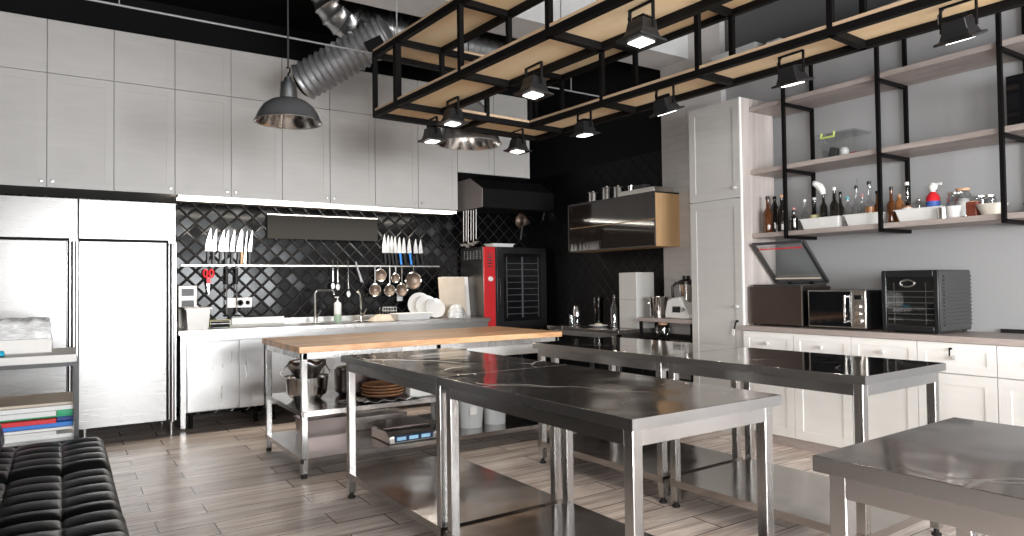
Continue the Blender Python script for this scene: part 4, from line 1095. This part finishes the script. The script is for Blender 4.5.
# ---------------------------------------------------------------- steel work tables
def steel_table(x, y, w, L, h, label, rz=0.0, shelf=True, grp=None, tm='top'):
    """origin at the near left corner, length towards +y"""
    t = thing('steel_work_table', label, 'table', (x, y, 0), rz, grp)
    mk('tabletop', G().box(.0015, w-.0015, .0015, L-.0015, h-.006, h), tm, t, bevel=.002)
    mk('edge_band', G().box(0, w, 0, .0015, h-.037, h-.001).box(0, w, L-.0015, L, h-.037, h-.001).box(0, .0015, 0, L, h-.037, h-.001).box(w-.0015, w, 0, L, h-.037, h-.001).box(.002, w-.002, .002, L-.002, h-.037, h-.007), 'lip', t, smooth=False)
    g = G(); a = .024
    g.box(a+.04, w-a-.04, a, a+.02, h-.092, h-.037); g.box(a+.04, w-a-.04, L-a-.02, L-a, h-.092, h-.037)
    g.box(a, a+.02, a+.04, L-a-.04, h-.092, h-.037); g.box(w-a-.02, w-a, a+.04, L-a-.04, h-.092, h-.037)
    mk('apron', g, 'apronm', t, smooth=False)
    for lx in (a, w-a-.042):
        for ly in (a, L-a-.042):
            l = mk('leg', G().box(lx, lx+.042, ly, ly+.042, .035, h-.037), 'leg', t, bevel=.003)
            mk('foot', G().cyl((lx+.021, ly+.021, 0), (lx+.021, ly+.021, .012), .022, n=14).cyl((lx+.021, ly+.021, .012), (lx+.021, ly+.021, .036), .012, n=10), 'rubber', l)
    if shelf:
        g = G(); g.box(.02, w-.02, .02, L-.02, .15, .156); 
        g.box(.02, w-.02, .02, .026, .118, .15); g.box(.02, w-.02, L-.026, L-.02, .118, .15); g.box(.02, .026, .02, L-.02, .118, .15); g.box(w-.026, w-.02, .02, L-.02, .118, .15)
        mk('shelf', g, 'shelf', t, smooth=False)
    return t
steel_table(1.435, 1.545, .742, 1.232, .84, 'steel work table in the middle front, its bright short end facing us', math.radians(1.0), grp='steel work tables')
steel_table(1.413, 2.785, .742, 1.225, .84, 'steel work table behind the middle front one, beside the wooden-topped table', math.radians(1.0), grp='steel work tables')
steel_table(2.862, 1.64, .765, 1.145, .84, 'steel work table in front of the white drawers, reflecting the microwave', math.radians(2.2), grp='steel work tables', tm='top2')
steel_table(2.818, 2.79, .765, 1.20, .84, 'farther steel work table, between wooden table end and the tall cabinet', math.radians(2.2), grp='steel work tables', tm='top2')
steel_table(1.52, -.20, .742, 1.18, .84, 'nearest steel work table, cut by the lower right corner', math.radians(2.0), grp='steel work tables')
steel_table(2.815, -.16, .742, 1.17, .84, 'steel work table of which only a dark corner shows at the right frame edge', math.radians(2.0), grp='steel work tables')

# ---------------------------------------------------------------- wooden-topped table with its load
WZ = .862
t = thing('butcher_block_table', 'long butcher-block table on a square steel frame with lower shelves', 'table', (1.285, 4.50, 0))
WL, WD = 2.14, 1.0
mk('tabletop', G().box(0, WL, 0, WD, WZ-.042, WZ), 'butcher', t, bevel=.003)
g = G(); g.box(.03, WL-.03, .02, .055, WZ-.085, WZ-.042); g.box(.03, WL-.03, WD-.055, WD-.02, WZ-.085, WZ-.042)
g.box(.02, .05, .03, WD-.03, WZ-.085, WZ-.042); g.box(WL-.05, WL-.02, .03, WD-.03, WZ-.085, WZ-.042)
mk('apron', g, 'leg', t, smooth=False)
for lx in (.02, 1.00, 2.08):
    for ly in (.02, WD-.06):
        l = mk('leg', G().box(lx, lx+.04, ly, ly+.04, .03, WZ-.042), 'leg', t, bevel=.003)
        mk('foot', G().cyl((lx+.02, ly+.02, 0), (lx+.02, ly+.02, .03), .02, n=12), 'rubber', l)
for x0, x1, z in ((.02, 1.04, .435), (.02, 1.04, .13), (1.0, 2.1, .13)):
    g = G(); g.box(x0, x1, .02, WD-.02, z-.006, z); g.box(x0, x1, .022, .034, z-.032, z-.006); g.box(x0, x1, WD-.034, WD-.022, z-.032, z-.006)
    g.box(x0, x0+.012, .02, WD-.02, z-.032, z-.006); g.box(x1-.012, x1, .02, WD-.02, z-.032, z-.006)
    mk('shelf', g, 'shelf', t, smooth=False)
mk('drawer', G().box(1.30, 2.06, .10, .60, .69, .775), 'white', t, bevel=.004)  # plain white block under the right half of the tabletop
t = thing('mixing_bowl', 'large steel mixing bowl with clutter at the left end of the upper shelf', 'bowl', (1.50, 5.06, .436))
mk('bowl', G().lathe([(0, 0), (.10, 0), (.14, .04), (.155, .16), (.165, .165), (.15, .16), (.135, .045), (.09, .008), (0, .008)], n=32), 'chrome', t)
mk('handle', G().sweep([(-.16, 0, .15), (-.19, 0, .20), (-.12, 0, .28), (0, 0, .30), (.12, 0, .27), (.17, 0, .19), (.16, 0, .15)], .006, 8), 'chrome', t)
t = thing('colander', 'dented steel colander stacked inside the left mixing bowl', 'colander', (1.50, 5.06, .55))
mk('bowl', G().surf(lambda u, v: Vector((math.cos(2*PI*u)*(.05+.09*v)*(1+.06*math.sin(14*PI*u)), math.sin(2*PI*u)*(.05+.09*v), .02+.13*v+.015*math.sin(12*PI*u))), 32, 6), 'galv', t, solid=.003)
t = thing('stock_pot', 'dark steel pot with lid at the middle of the upper shelf', 'pot', (1.86, 5.06, .436))
mk('pot_body', G().lathe([(0, 0), (.11, 0), (.145, .03), (.15, .20), (.145, .20), (.14, .035), (0, .008)], n=32), 'brownst', t)
mk('lid', G().lathe([(.152, .20), (.15, .21), (.05, .225), (.015, .23), (.015, .25), (0, .252)], n=28), 'shelf', t)
for k, (x, y, ang) in enumerate([(1.66, 4.66, 40), (1.69, 4.63, 33)]):
    t = thing('whisk' if k else 'tongs', ['steel tongs lying in front of the pot on the upper shelf', 'steel balloon whisk lying beside the tongs on the upper shelf'][k], 'whisk' if k else 'tongs', (x, y, .447), math.radians(-ang))
    if k == 0:
        mk('arm', G().bar((-.07, -.01, 0), (.09, -.018, .0), .018, .005), 'chrome', t); mk('arm', G().bar((-.07, .01, .006), (.09, .018, .02), .018, .005), 'chrome', t)
    else:
        g = G()
        for j in range(5):
            a = j*PI/5; g.sweep([(0+.10*s_, math.cos(a)*.026*math.sin(PI*s_)*(1), .018+math.sin(a)*.020*math.sin(PI*s_)) for s_ in [q/8 for q in range(9)]], .0016, 5)
        mk('wire_loops', g, 'chrome', t); mk('handle', G().cyl((-.11, 0, .008), (0, 0, .016), .008, n=10), 'chrome', t)
t = thing('plastic_bag', 'crinkled dull pink bag behind the round trays on the upper shelf', 'bag', (2.17, 5.04, .437))
mk('bag_body', G().surf(lambda u, v: Vector((math.cos(2*PI*u)*math.sin(PI*(v*.5+.001))*.13*(1+.12*math.sin(8*PI*u+5*v)), math.sin(2*PI*u)*math.sin(PI*(v*.5+.001))*.10, .25*math.cos(PI*v*.5)+.002)), 26, 10), 'pinkbag', t)
for k in range(4):
    o = mk('round_tray', G().lathe([(0, 0), (.13, 0), (.15, .012), (.152, .02), (.145, .02), (.125, .008), (0, .008)], (0, 0, 0), 32), 'rattan', loc=(1.93+.008*(k % 2), 4.68+.004*k, .470+.0205*k))
    tag(o, ['brown round tray, lowest in the stack on the upper shelf', 'brown round tray, second from the bottom of the stack', 'brown round tray, third from the bottom of the stack', 'brown round tray on top of the stack'][k], 'tray', 'stacked brown round trays')
tag(mk('foil_sheet', G().surf(lambda u, v: (u*.42-.2, v*.26-.13, .012+.008*math.sin(17*u+5*v)*math.sin(11*v)+.008*math.sin(23*u)), 26, 14), 'galv', loc=(1.94, 4.67, .437), solid=.002), 'crumpled foil sheet under the stack of brown round trays', 'foil')
tag(mk('white_container', G().box(0, .19, 0, .26, 0, .14), 'white', loc=(2.11, 4.60, .437), bevel=.008), 'white plastic container at the right end of the upper shelf', 'container')
t = thing('price_scale', 'silver counter scale with three blue displays on the lower shelf', 'scale', (1.93, 4.56, .131))
mk('body', G().prism([(0, 0), (.34, 0), (.34, .07), (.06, .085), (0, .05)], 0, 0, .36), 'alum', t, bevel=.008)
p = mk('control_panel', G().obox((.19, -.002, .034), (.30, .006, .045), Euler((.05, 0, 0))), 'bluep', t, smooth=False)
for k in range(3): mk('display', G().box(.055+k*.095, .125+k*.095, -.009, -.004, .022, .046), 'lcd', p, smooth=False)
mk('weighing_plate', G().box(-.02, .38, .05, .36, .10, .112).box(.12, .24, .14, .26, .07, .10), 'brownst', t, bevel=.003)
tag(mk('steel_container', pan(G(), .36, .26, .13, .012, .01), 'brownst', loc=(1.50, 5.12, .131), smooth=False), 'steel container at the back of the lower shelf, left part', 'container')
tag(mk('wooden_crate', G().box(0, .46, 0, .24, 0, .10), 'taupe', loc=(1.88, 5.16, .131), bevel=.004), 'light wooden box behind the counter scale', 'box')
for k, (x, w_, lb) in enumerate([(2.47, .085, 'white translucent tub on the lower shelf, left of three'), (2.71, .095, 'white translucent tub with a label, middle of three'), (2.94, .085, 'white translucent tub, right of three')]):
    t = thing('plastic_tub', lb, 'tub', (x, 4.78, .131), 0, 'white tubs under the wooden table')
    mk('tub_body', G().lathe([(0, 0), (w_, 0), (w_*1.15, .22), (w_*1.2, .225), (w_*1.12, .225), (w_*.97, .006), (0, .006)], n=28), 'plast', t)
    mk('lid', G().lathe([(0, .225), (w_*1.2, .225), (w_*1.2, .24), (0, .244)], n=28), 'white', t)
    if k == 1: mk('paper_label', G().obox((-.03, -w_*1.12, .14), (.06, .003, .06)), 'label', t)
tag(mk('roll_of_paper', G().cyl((0, 0, 0), (0, 0, .25), .065, n=24), 'paper', loc=(2.42, 4.62, .131)), 'white paper roll standing beside the counter scale', 'roll')
t = thing('power_cable', 'black cable drooping from the upper shelf beside the paper roll', 'cable', (2.335, 4.505, .13))
mk('cable_run', G().sweep([(0, 0, .30), (.03, -.012, .26), (.012, -.015, .18), (.045, -.01, .12), (.01, -.01, .06), (.03, -.005, .0)], .005, 8), 'black', t)
tag(mk('floor_scale', G().box(0, .26, 0, .22, 0, .03), 'dark', loc=(1.95, 4.20, .0), bevel=.004), 'flat dark platform lying on the floor in front of the wooden table', 'platform')

# ---------------------------------------------------------------- hanging rack
def RL(base, y):   # rails drift slightly because the rack hangs a little askew
    return base + (4.40-y)*.0
yaw_r = math.radians(3.5)
t = thing('ceiling_rack', 'two-tier hanging rack of black bars and plywood boards over the tables', 'rack', (1.78, 4.40, 2.40), yaw_r)
# local axes: x across (0..1.37), y towards the camera is negative
W1, W2, W3, W4 = 0.0, .335, 1.085, 1.40
st = [0, -.325, -1.085, -1.85, -2.615, -3.38, -4.145]
b = .036
def rack_tier(z, nm):
    g = G(); yl = st[-1]
    for x in (W1, W4): g.bar((x, 0, z+b/2), (x, yl, z+b/2), b)
    for x in (W2, W3): g.bar((x, st[1], z+b/2), (x, yl, z+b/2), b)
    g.bar((W1, 0, z+b/2), (W4, 0, z+b/2), b); g.bar((W1, st[1], z+b/2), (W4, st[1], z+b/2), b)
    g.bar((.70, 0, z+b/2), (.70, st[1], z+b/2), b)
    for y in st[2:]:
        g.bar((W1, y, z+b/2), (W2, y, z+b/2), b); g.bar((W3, y, z+b/2), (W4, y, z+b/2), b)
    mk('frame', g, 'iron', t, smooth=False)
    for x0, x1, y0, y1 in ((W1-.01, W2+.01, yl, .01), (W3-.01, W4+.01, yl, .01), (W2+.012, W3-.012, st[1]-.01, .01)):
        mk('board', G().mat('ply').box(x0+.001, x1-.001, y0+.001, y1-.001, z+b+.001, z+b+.012).mat('plyedge').box(x0, x1, y0, y1, z+b+.003, z+b+.020), 'ply', t)
rack_tier(0, 'lower'); rack_tier(.41, 'upper')
for x in (W1, W2, W3, W4):
    for y in st[0 if x in (W1, W4) else 1:]:
        mk('post', G().bar((x, y, .0), (x, y, .446), .028), 'iron', t, smooth=False)
mk('post', G().bar((.70, st[1], .0), (.70, st[1], .446), .028), 'iron', t, smooth=False)
mk('post', G().bar((W1, st[1], .0), (W1, st[1], .446), .04), 'iron', t, smooth=False)
for x, y in ((W1, st[1]), (W4, st[1]), (W1, -3.9), (W4, -3.9)):
    mk('suspension_wire', G().cyl((x, y, .446), (x, y, ZC-2.40), .005, n=8), 'cord', t)

# floodlights
def flood(x, y, ztop, tiltx, label, rz=0.0):
    t = thing('floodlight', label, 'light', (x, y, ztop), rz, 'floodlights under the hanging rack')
    g = G()
    g.bar((0, -.072, -.003), (0, .072, -.003), .014, .007); g.bar((0, -.07, 0), (0, -.07, -.115), .014, .007); g.bar((0, .07, 0), (0, .07, -.115), .014, .007)
    mk('bracket', g, 'iron', t, smooth=False)
    R_ = Euler((0, math.radians(tiltx), 0)).to_matrix(); c = Vector((0, 0, -.115))
    g = G()
    V = []
    for (hx, hy, z) in ((.040, .046, .045), (.046, .052, .0), (.056, .062, -.030), (.076, .078, -.034), (.076, .078, -.045)):
        V.append([g.b.verts.new(c + R_ @ Vector((sx*hx, sy*hy, z))) for sx, sy in ((-1, -1), (1, -1), (1, 1), (-1, 1))])
    fs = [g.b.faces.new(V[0])]
    for A, B in zip(V, V[1:]):
        for k in range(4): fs.append(g.b.faces.new((A[k], A[(k+1) % 4], B[(k+1) % 4], B[k])))
    fs.append(g.b.faces.new(V[-1]))
    mk('lamp_housing', g, 'black', t, smooth=False, bevel=.003)
    g = G()
    for k in range(5): g.obox(c + R_ @ Vector((-.024+.012*k, 0, .052)), (.003, .07, .025), R_)
    mk('cooling_fin', g, 'iron', t, smooth=False)
    mk('lens', G().obox(c + R_ @ Vector((0, 0, -.047)), (.072, .088, .004), R_), 'lens', t, smooth=False)
    mk('cable', G().sweep([c+Vector((0, .05, .02)), c+Vector((.01, .085, .05)), c+Vector((0, .08, .085)), (0, .05, .0)], .004, 6), 'black', t)
    l = bpy.data.lights.new('floodlight_beam', 'SPOT'); l.energy = 9; l.spot_size = 1.9; l.spot_blend = .6; l.color = (1, .95, .86); l.shadow_soft_size = .05
    lo = bpy.data.objects.new('floodlight_beam', l); COL.objects.link(lo)
    lo.location = Vector((x, y, ztop)) + c + R_ @ Vector((0, 0, -.06)); lo.rotation_euler = (0, math.radians(tiltx), 0)
zt = 2.398
flood(2.07, 3.83, zt+.036, 3, 'floodlight under the left boards next to the far corner of the rack')
flood(2.12, 4.22, zt+.0, 0, 'floodlight hanging from the far end bar, left of the right pendant lamp')
flood(2.83, 4.23, zt+.0, 5, 'floodlight hanging from the far end bar, right of the right pendant lamp')
flood(2.06, 2.92, zt+.0, 6, 'very bright floodlight in the middle of the left boards')
flood(3.01, 3.67, zt+.036, -4, 'floodlight under the right boards closest to the far end, in front of the black wall')
flood(2.06, 2.12, zt+.036, 4, 'large nearest floodlight under the left boards at the top of the picture')
flood(3.04, 2.94, zt+.036, -20, 'floodlight under the right boards above the tall white cabinet edge')
flood(3.17, 2.17, zt+.036, -14, 'floodlight under the right boards in front of the first shelf post')
flood(3.21, 1.39, zt+.036, -20, 'floodlight nearest the right frame edge, seen from its black back')

# ---------------------------------------------------------------- pendant lamps
t = thing('pendant_lamp', 'grey industrial pendant lamp hanging alone on the left in front of the cabinets', 'pendant lamp', (1.25, 4.60, 2.345), 0, 'industrial pendant lamps')
outp = [(.215, 0), (.218, .004), (.205, .02), (.190, .06), (.160, .105), (.115, .14), (.06, .158), (.055, .16)]
inp = [(.052, .152), (.11, .132), (.153, .098), (.182, .055), (.198, .02), (.212, .003)]
mk('lamp_shade', G().lathe(outp, n=40), 'pend', t); mk('reflector', G().lathe(inp, n=40), 'pendin', t)
mk('rim', G().sweep([(math.cos(a)*.215, math.sin(a)*.215, .002) for a in [j*2*PI/40 for j in range(40)]], .004, 6, closed=True), 'alum', t)
mk('socket_housing', G().lathe([(.058, .155), (.056, .20), (.052, .25), (.048, .265), (.03, .268), (.024, .30), (0, .302)], n=28), 'galv', t)
mk('hook', G().sweep([(0, 0, .30), (0, 0, .325), (.012, 0, .34), (.012, 0, .36), (0, 0, .372), (-.012, 0, .36)], .005, 8), 'iron', t)
mk('cord', G().cyl((0, 0, .36), (0, 0, ZC-2.345), .006, n=8), 'dark', t)
mk('bulb', G().lathe([(0, .03), (.03, .05), (.04, .09), (.02, .14), (0, .15)], n=18), 'white', t)
t = thing('pendant_lamp', 'wider polished pendant lamp half hidden behind the end of the hanging rack', 'pendant lamp', (2.80, 4.90, 2.41), 0, 'industrial pendant lamps')
outp = [(.262, 0), (.266, .005), (.25, .03), (.235, .08), (.215, .15), (.19, .22), (.15, .29), (.10, .34), (.055, .37), (.05, .48), (.03, .50), (0, .502)]
inp = [(.0, .33), (.09, .325), (.14, .28), (.18, .21), (.205, .145), (.226, .08), (.242, .03), (.258, .003)]
mk('lamp_shade', G().lathe(outp, n=44), 'pend2', t); mk('reflector', G().lathe(inp, n=44), 'pendin', t)
mk('rim', G().sweep([(math.cos(a)*.262, math.sin(a)*.262, .002) for a in [j*2*PI/40 for j in range(40)]], .0045, 6, closed=True), 'alum', t)
mk('cord', G().cyl((0, 0, .50), (0, 0, 3.40-2.41), .005, n=8), 'dark', t)

# ---------------------------------------------------------------- ducts
t = thing('ventilation_duct', 'large galvanised spiral duct with an elbow under the ceiling beam', 'duct', (2.0, 5.6, 3.50))
g = G(); pts = []; rad = []
N = 26
for i in range(N+1):
    x = .14+ (1.72-.14)*i/N
    for dx, rr in ((0, .168), (.004, .175), (.012, .175), (.016, .168)):
        pts.append((x+dx, 0, 0)); rad.append(rr)
g.sweep(pts, rad, 32)
mk('spiral_pipe', g, 'galv', t, ang=50)
g = G(); pts = []; rad = []
for i in range(7):
    a = i/6*PI/2
    p_ = Vector((.14-.26*math.sin(a), 0, .26-.26*math.cos(a)))
    q_ = Vector((-math.cos(a), 0, math.sin(a)))
    pts.append(p_); rad.append(.168)
    if 0 < i < 6:
        pts.append(p_+q_*.006); rad.append(.182); pts.append(p_+q_*.016); rad.append(.168)
pts.append(Vector((-.12, 0, ZC-3.50))); rad.append(.168)
g.sweep(pts, rad, 32)
mk('elbow', g, 'galv', t, ang=50)
for x in (.36, .40, .86):
    mk('clamp_band', G().sweep([(x, math.cos(a)*.178, math.sin(a)*.178) for a in [j*2*PI/36 for j in range(36)]], .008, 6, closed=True), 'alum', t)
mk('end_cap', G().cyl((.62, 0, .135), (1.05, 0, .135), .215, n=36), 'galv', t)
mk('black_strap', G().obox((-.02, -.175, .10), (.15, .02, .13), Euler((0, .5, 0))), 'matt', t)
t = thing('flexible_duct', 'ribbed grey flexible duct ending open in front of the wall cabinets', 'duct', (0, 5.28, .02))
g = G(); pts = []; rad = []
P0, P1 = Vector((2.24, -.03, 3.32)), Vector((1.70, .50, 2.965)); n = 15
for i in range(n*2+1):
    pts.append(P0.lerp(P1, i/(n*2))); rad.append(.140 if i % 2 else .163)
g.sweep(pts, rad, 30, cap=False)
g.cyl(P0-(P1-P0)*.0, P0-(P1-P0).normalized()*.012, .15, .12, 30)
mk('ribbed_hose', g, 'flex', t, ang=25, solid=.004)
d_ = (P1-P0).normalized()
mk('end_ring', G().sweep([P1 + (Vector((0, 1, 0))*math.cos(a)+d_.cross(Vector((0, 1, 0)))*math.sin(a))*.160 for a in [j*2*PI/32 for j in range(32)]], .010, 6, closed=True), 'iron', t)
mk('strap', G().obox((2.06, -.19, 3.14), (.16, .012, .10), Euler((0, math.radians(-32), 0))), 'iron', t)
t = thing('overhead_pipe', 'thin grey pipe running under the black ceiling in front of the cabinets', 'pipe', (0, 5.05, 0))
mk('pipe_run', G().cyl((-.6, 0, 3.09), (4.44, 0, 3.055), .007, n=10), 'cord', t)
mk('hanger', G().cyl((3.99, 0, 3.055), (3.99, 0, 3.40), .005, n=8), 'cord', t)
mk('hanger', G().cyl((.3, 0, 3.08), (.3, 0, ZC), .004, n=8), 'cord', t)

# ---------------------------------------------------------------- small table with boards, left
t = thing('utility_table', 'small white-topped table on a black tube frame in front of the left fridge', 'table', (-.78, 4.86, 0))
TW, TD, TH = .85, .59, .87
mk('tabletop', G().box(0, TW, .0, TD, TH-.045, TH), 'paper', t, bevel=.002)
g = G()
for x in (0.01, TW-.0): 
    g.bar((x, -.014, 0), (x, -.014, TH-.05), .024); g.bar((x, TD+.0, 0), (x, TD+.0, TH-.05), .024)
    g.bar((x, -.014, TH-.057), (x, TD, TH-.057), .022); g.bar((x, -.014, .355), (x, TD, .355), .022)
g.bar((0, -.014, TH-.057), (TW, -.014, TH-.057), .022); g.bar((0, TD, TH-.057), (TW, TD, TH-.057), .022)
g.bar((0, -.014, .355), (TW, -.014, .355), .022); g.bar((0, TD, .355), (TW, TD, .355), .022)
mk('frame', g, 'dark', t, smooth=False)
mk('shelf', G().box(.0, TW, 0, TD, .36, .378), 'paper', t, smooth=False)
zc = .379
for x0, x1, y0, y1, h, m_, lb in [(-.70, .055, 4.88, 5.35, .024, 'white', 'white board at the bottom of the stack on the small table shelf'),
    (-.70, -.03, 4.87, 5.30, .022, 'paper', 'off-white board, second from the bottom of the shelf stack'),
    (-.68, .055, 4.88, 5.35, .016, 'white', 'thin white board under the blue one in the shelf stack'),
    (-.66, .055, 4.90, 5.35, .026, 'blue', 'bright blue board in the shelf stack'),
    (-.66, -.03, 4.87, 5.20, .026, 'red2', 'red board in the shelf stack'),
    (-.66, .05, 4.92, 5.35, .014, 'green', 'thin green board above the red one'),
    (-.68, -.03, 4.87, 5.20, .030, 'white', 'thick white board on top of the thin green board'),
    (-.70, .055, 4.88, 5.35, .026, 'white', 'wide white board second from the top of the shelf stack'),
    (-.70, .055, 4.90, 5.38, .016, 'beige', 'beige board on top of the shelf stack')]:
    if m_ == 'red2': m_ = 'redp'
    o = mk('cutting_board', G().box(x0, x1, y0, y1, 0, h), m_, loc=(0, 0, zc), bevel=.003)
    tag(o, lb, 'board', 'boards stacked under the small table'); 
    if 'red board' in lb:
        o2 = mk('cutting_board', G().box(-.028, .055, 4.93, 5.35, 0, h), 'navy', loc=(0, 0, zc), bevel=.003); tag(o2, 'dark blue board beside the red one in the shelf stack', 'board', 'boards stacked under the small table')
    if 'thick white' in lb:
        o2 = mk('cutting_board', G().box(-.028, .055, 4.90, 5.35, 0, h), 'green', loc=(0, 0, zc), bevel=.003); tag(o2, 'thick green board end beside the thick white one', 'board', 'boards stacked under the small table')
    zc += h+.001
tag(mk('paper_stack', G().box(0, .60, 0, .30, 0, .085), 'paper', loc=(-.655, 5.10, .871), bevel=.004), 'block of white paper sheets on the small table', 'paper')
def pack(u, v):
    e = (1-(1-min(1, min(u, 1-u)*.60/.03))**2)**.5*(1-(1-min(1, min(v, 1-v)*.30/.03))**2)**.5
    return Vector((.60*u, .30*v, .115*e**.3 + .006*math.sin(31*u+9*v)*e+.005*math.sin(19*v-43*u)*e+.001))
tag(mk('wrapped_package', G().surf(pack, 110, 60).box(.004, .596, .004, .296, .0, .03), 'wrap', loc=(-.655, 5.10, .957), ang=60), 'film-wrapped white package on top of the paper block', 'package')
t = thing('safety_knife', 'bright blue box cutter at the left frame edge on the small table', 'knife', (-.36, 4.92, .871))
mk('handle', G().obox((0, 0, .018), (.16, .04, .034)), 'cyan', t, bevel=.010)
mk('grip', G().obox((0, 0, .003), (.165, .046, .006)), 'black', t, bevel=.002)

# ---------------------------------------------------------------- tufted black lounge chairs
def cushion(w, L, nx, ny, h=.036, base=.0):
    def f(u, v):
        x, y = u*w, v*L
        fx = abs(math.sin(PI*u*nx)); fy = abs(math.sin(PI*v*ny))
        puff = (fx**.4)*(fy**.55)
        edge = min(1, 14*min(u, 1-u))*min(1, 16*min(v, 1-v))
        er = (1-(1-min(1, min(u, 1-u)*w/.05))**2)**.5*(1-(1-min(1, min(v, 1-v)*L/.07))**2)**.5
        return Vector((x, y, base+(.060*er)+h*puff*er*.65))
    return f
def lounge(y0, label, z, dx=0):
    t = thing('lounge_chair', label, 'lounge chair', (-.42+dx, y0, 0), 0, 'tufted black lounge chairs')
    w, L = .63, .755
    g = G(); g.surf(cushion(w, L, 3, 5), 84, 108)
    g.box(.012, w-.012, .012, L-.012, -.03, .004)
    o = mk('seat_cushion', g, 'leather', t, loc=(0, 0, z-.10), ang=60)
    mk('piping', G().sweep([(.01, .01, .0), (w-.01, .01, 0), (w-.01, L-.01, 0), (.01, L-.01, 0)], .009, 8, closed=True), 'leather', t, loc=(0, 0, z-.10))
    mk('seat_frame', G().box(.01, w-.01, .02, .05, z-.17, z-.13).box(.01, w-.01, L-.05, L-.02, z-.17, z-.13).box(.01, .05, .02, L-.02, z-.17, z-.13).box(w-.05, w-.01, .02, L-.02, z-.17, z-.13), 'iron', t, smooth=False)
    gb = G(); gb.surf(cushion(.55, L, 3, 5), 40, 72); gb.box(.01, .54, .01, L-.01, -.03, .004)
    bk = mk('back_cushion', gb, 'leather', t, ang=60)
    bk.rotation_euler = (0, math.radians(-102), 0); bk.location = (.075, 0, z-.06)
    bk.rotation_euler = (0, math.radians(-80), 0); bk.scale = (1, 1, 1)
    bk.matrix_local = Matrix.Translation((.09, 0, z-.05)) @ Matrix(((-.17, 0, .985, 0), (0, 1, 0, 0), (.985, 0, .17, 0), (0, 0, 0, 1)))
    for lx in (.04, w-.07):
        for ly in (.04, L-.07): mk('leg', G().box(lx, lx+.03, ly, ly+.03, 0, z-.15), 'iron', t, smooth=False)
lounge(3.93, 'black tufted leather lounge chair farthest from us, beside the small white-topped table', .43)
lounge(3.14, 'black tufted leather lounge chair in the middle of the row of three', .42)
lounge(2.35, 'black tufted leather lounge chair in the lower left corner, nearest to us', .435)
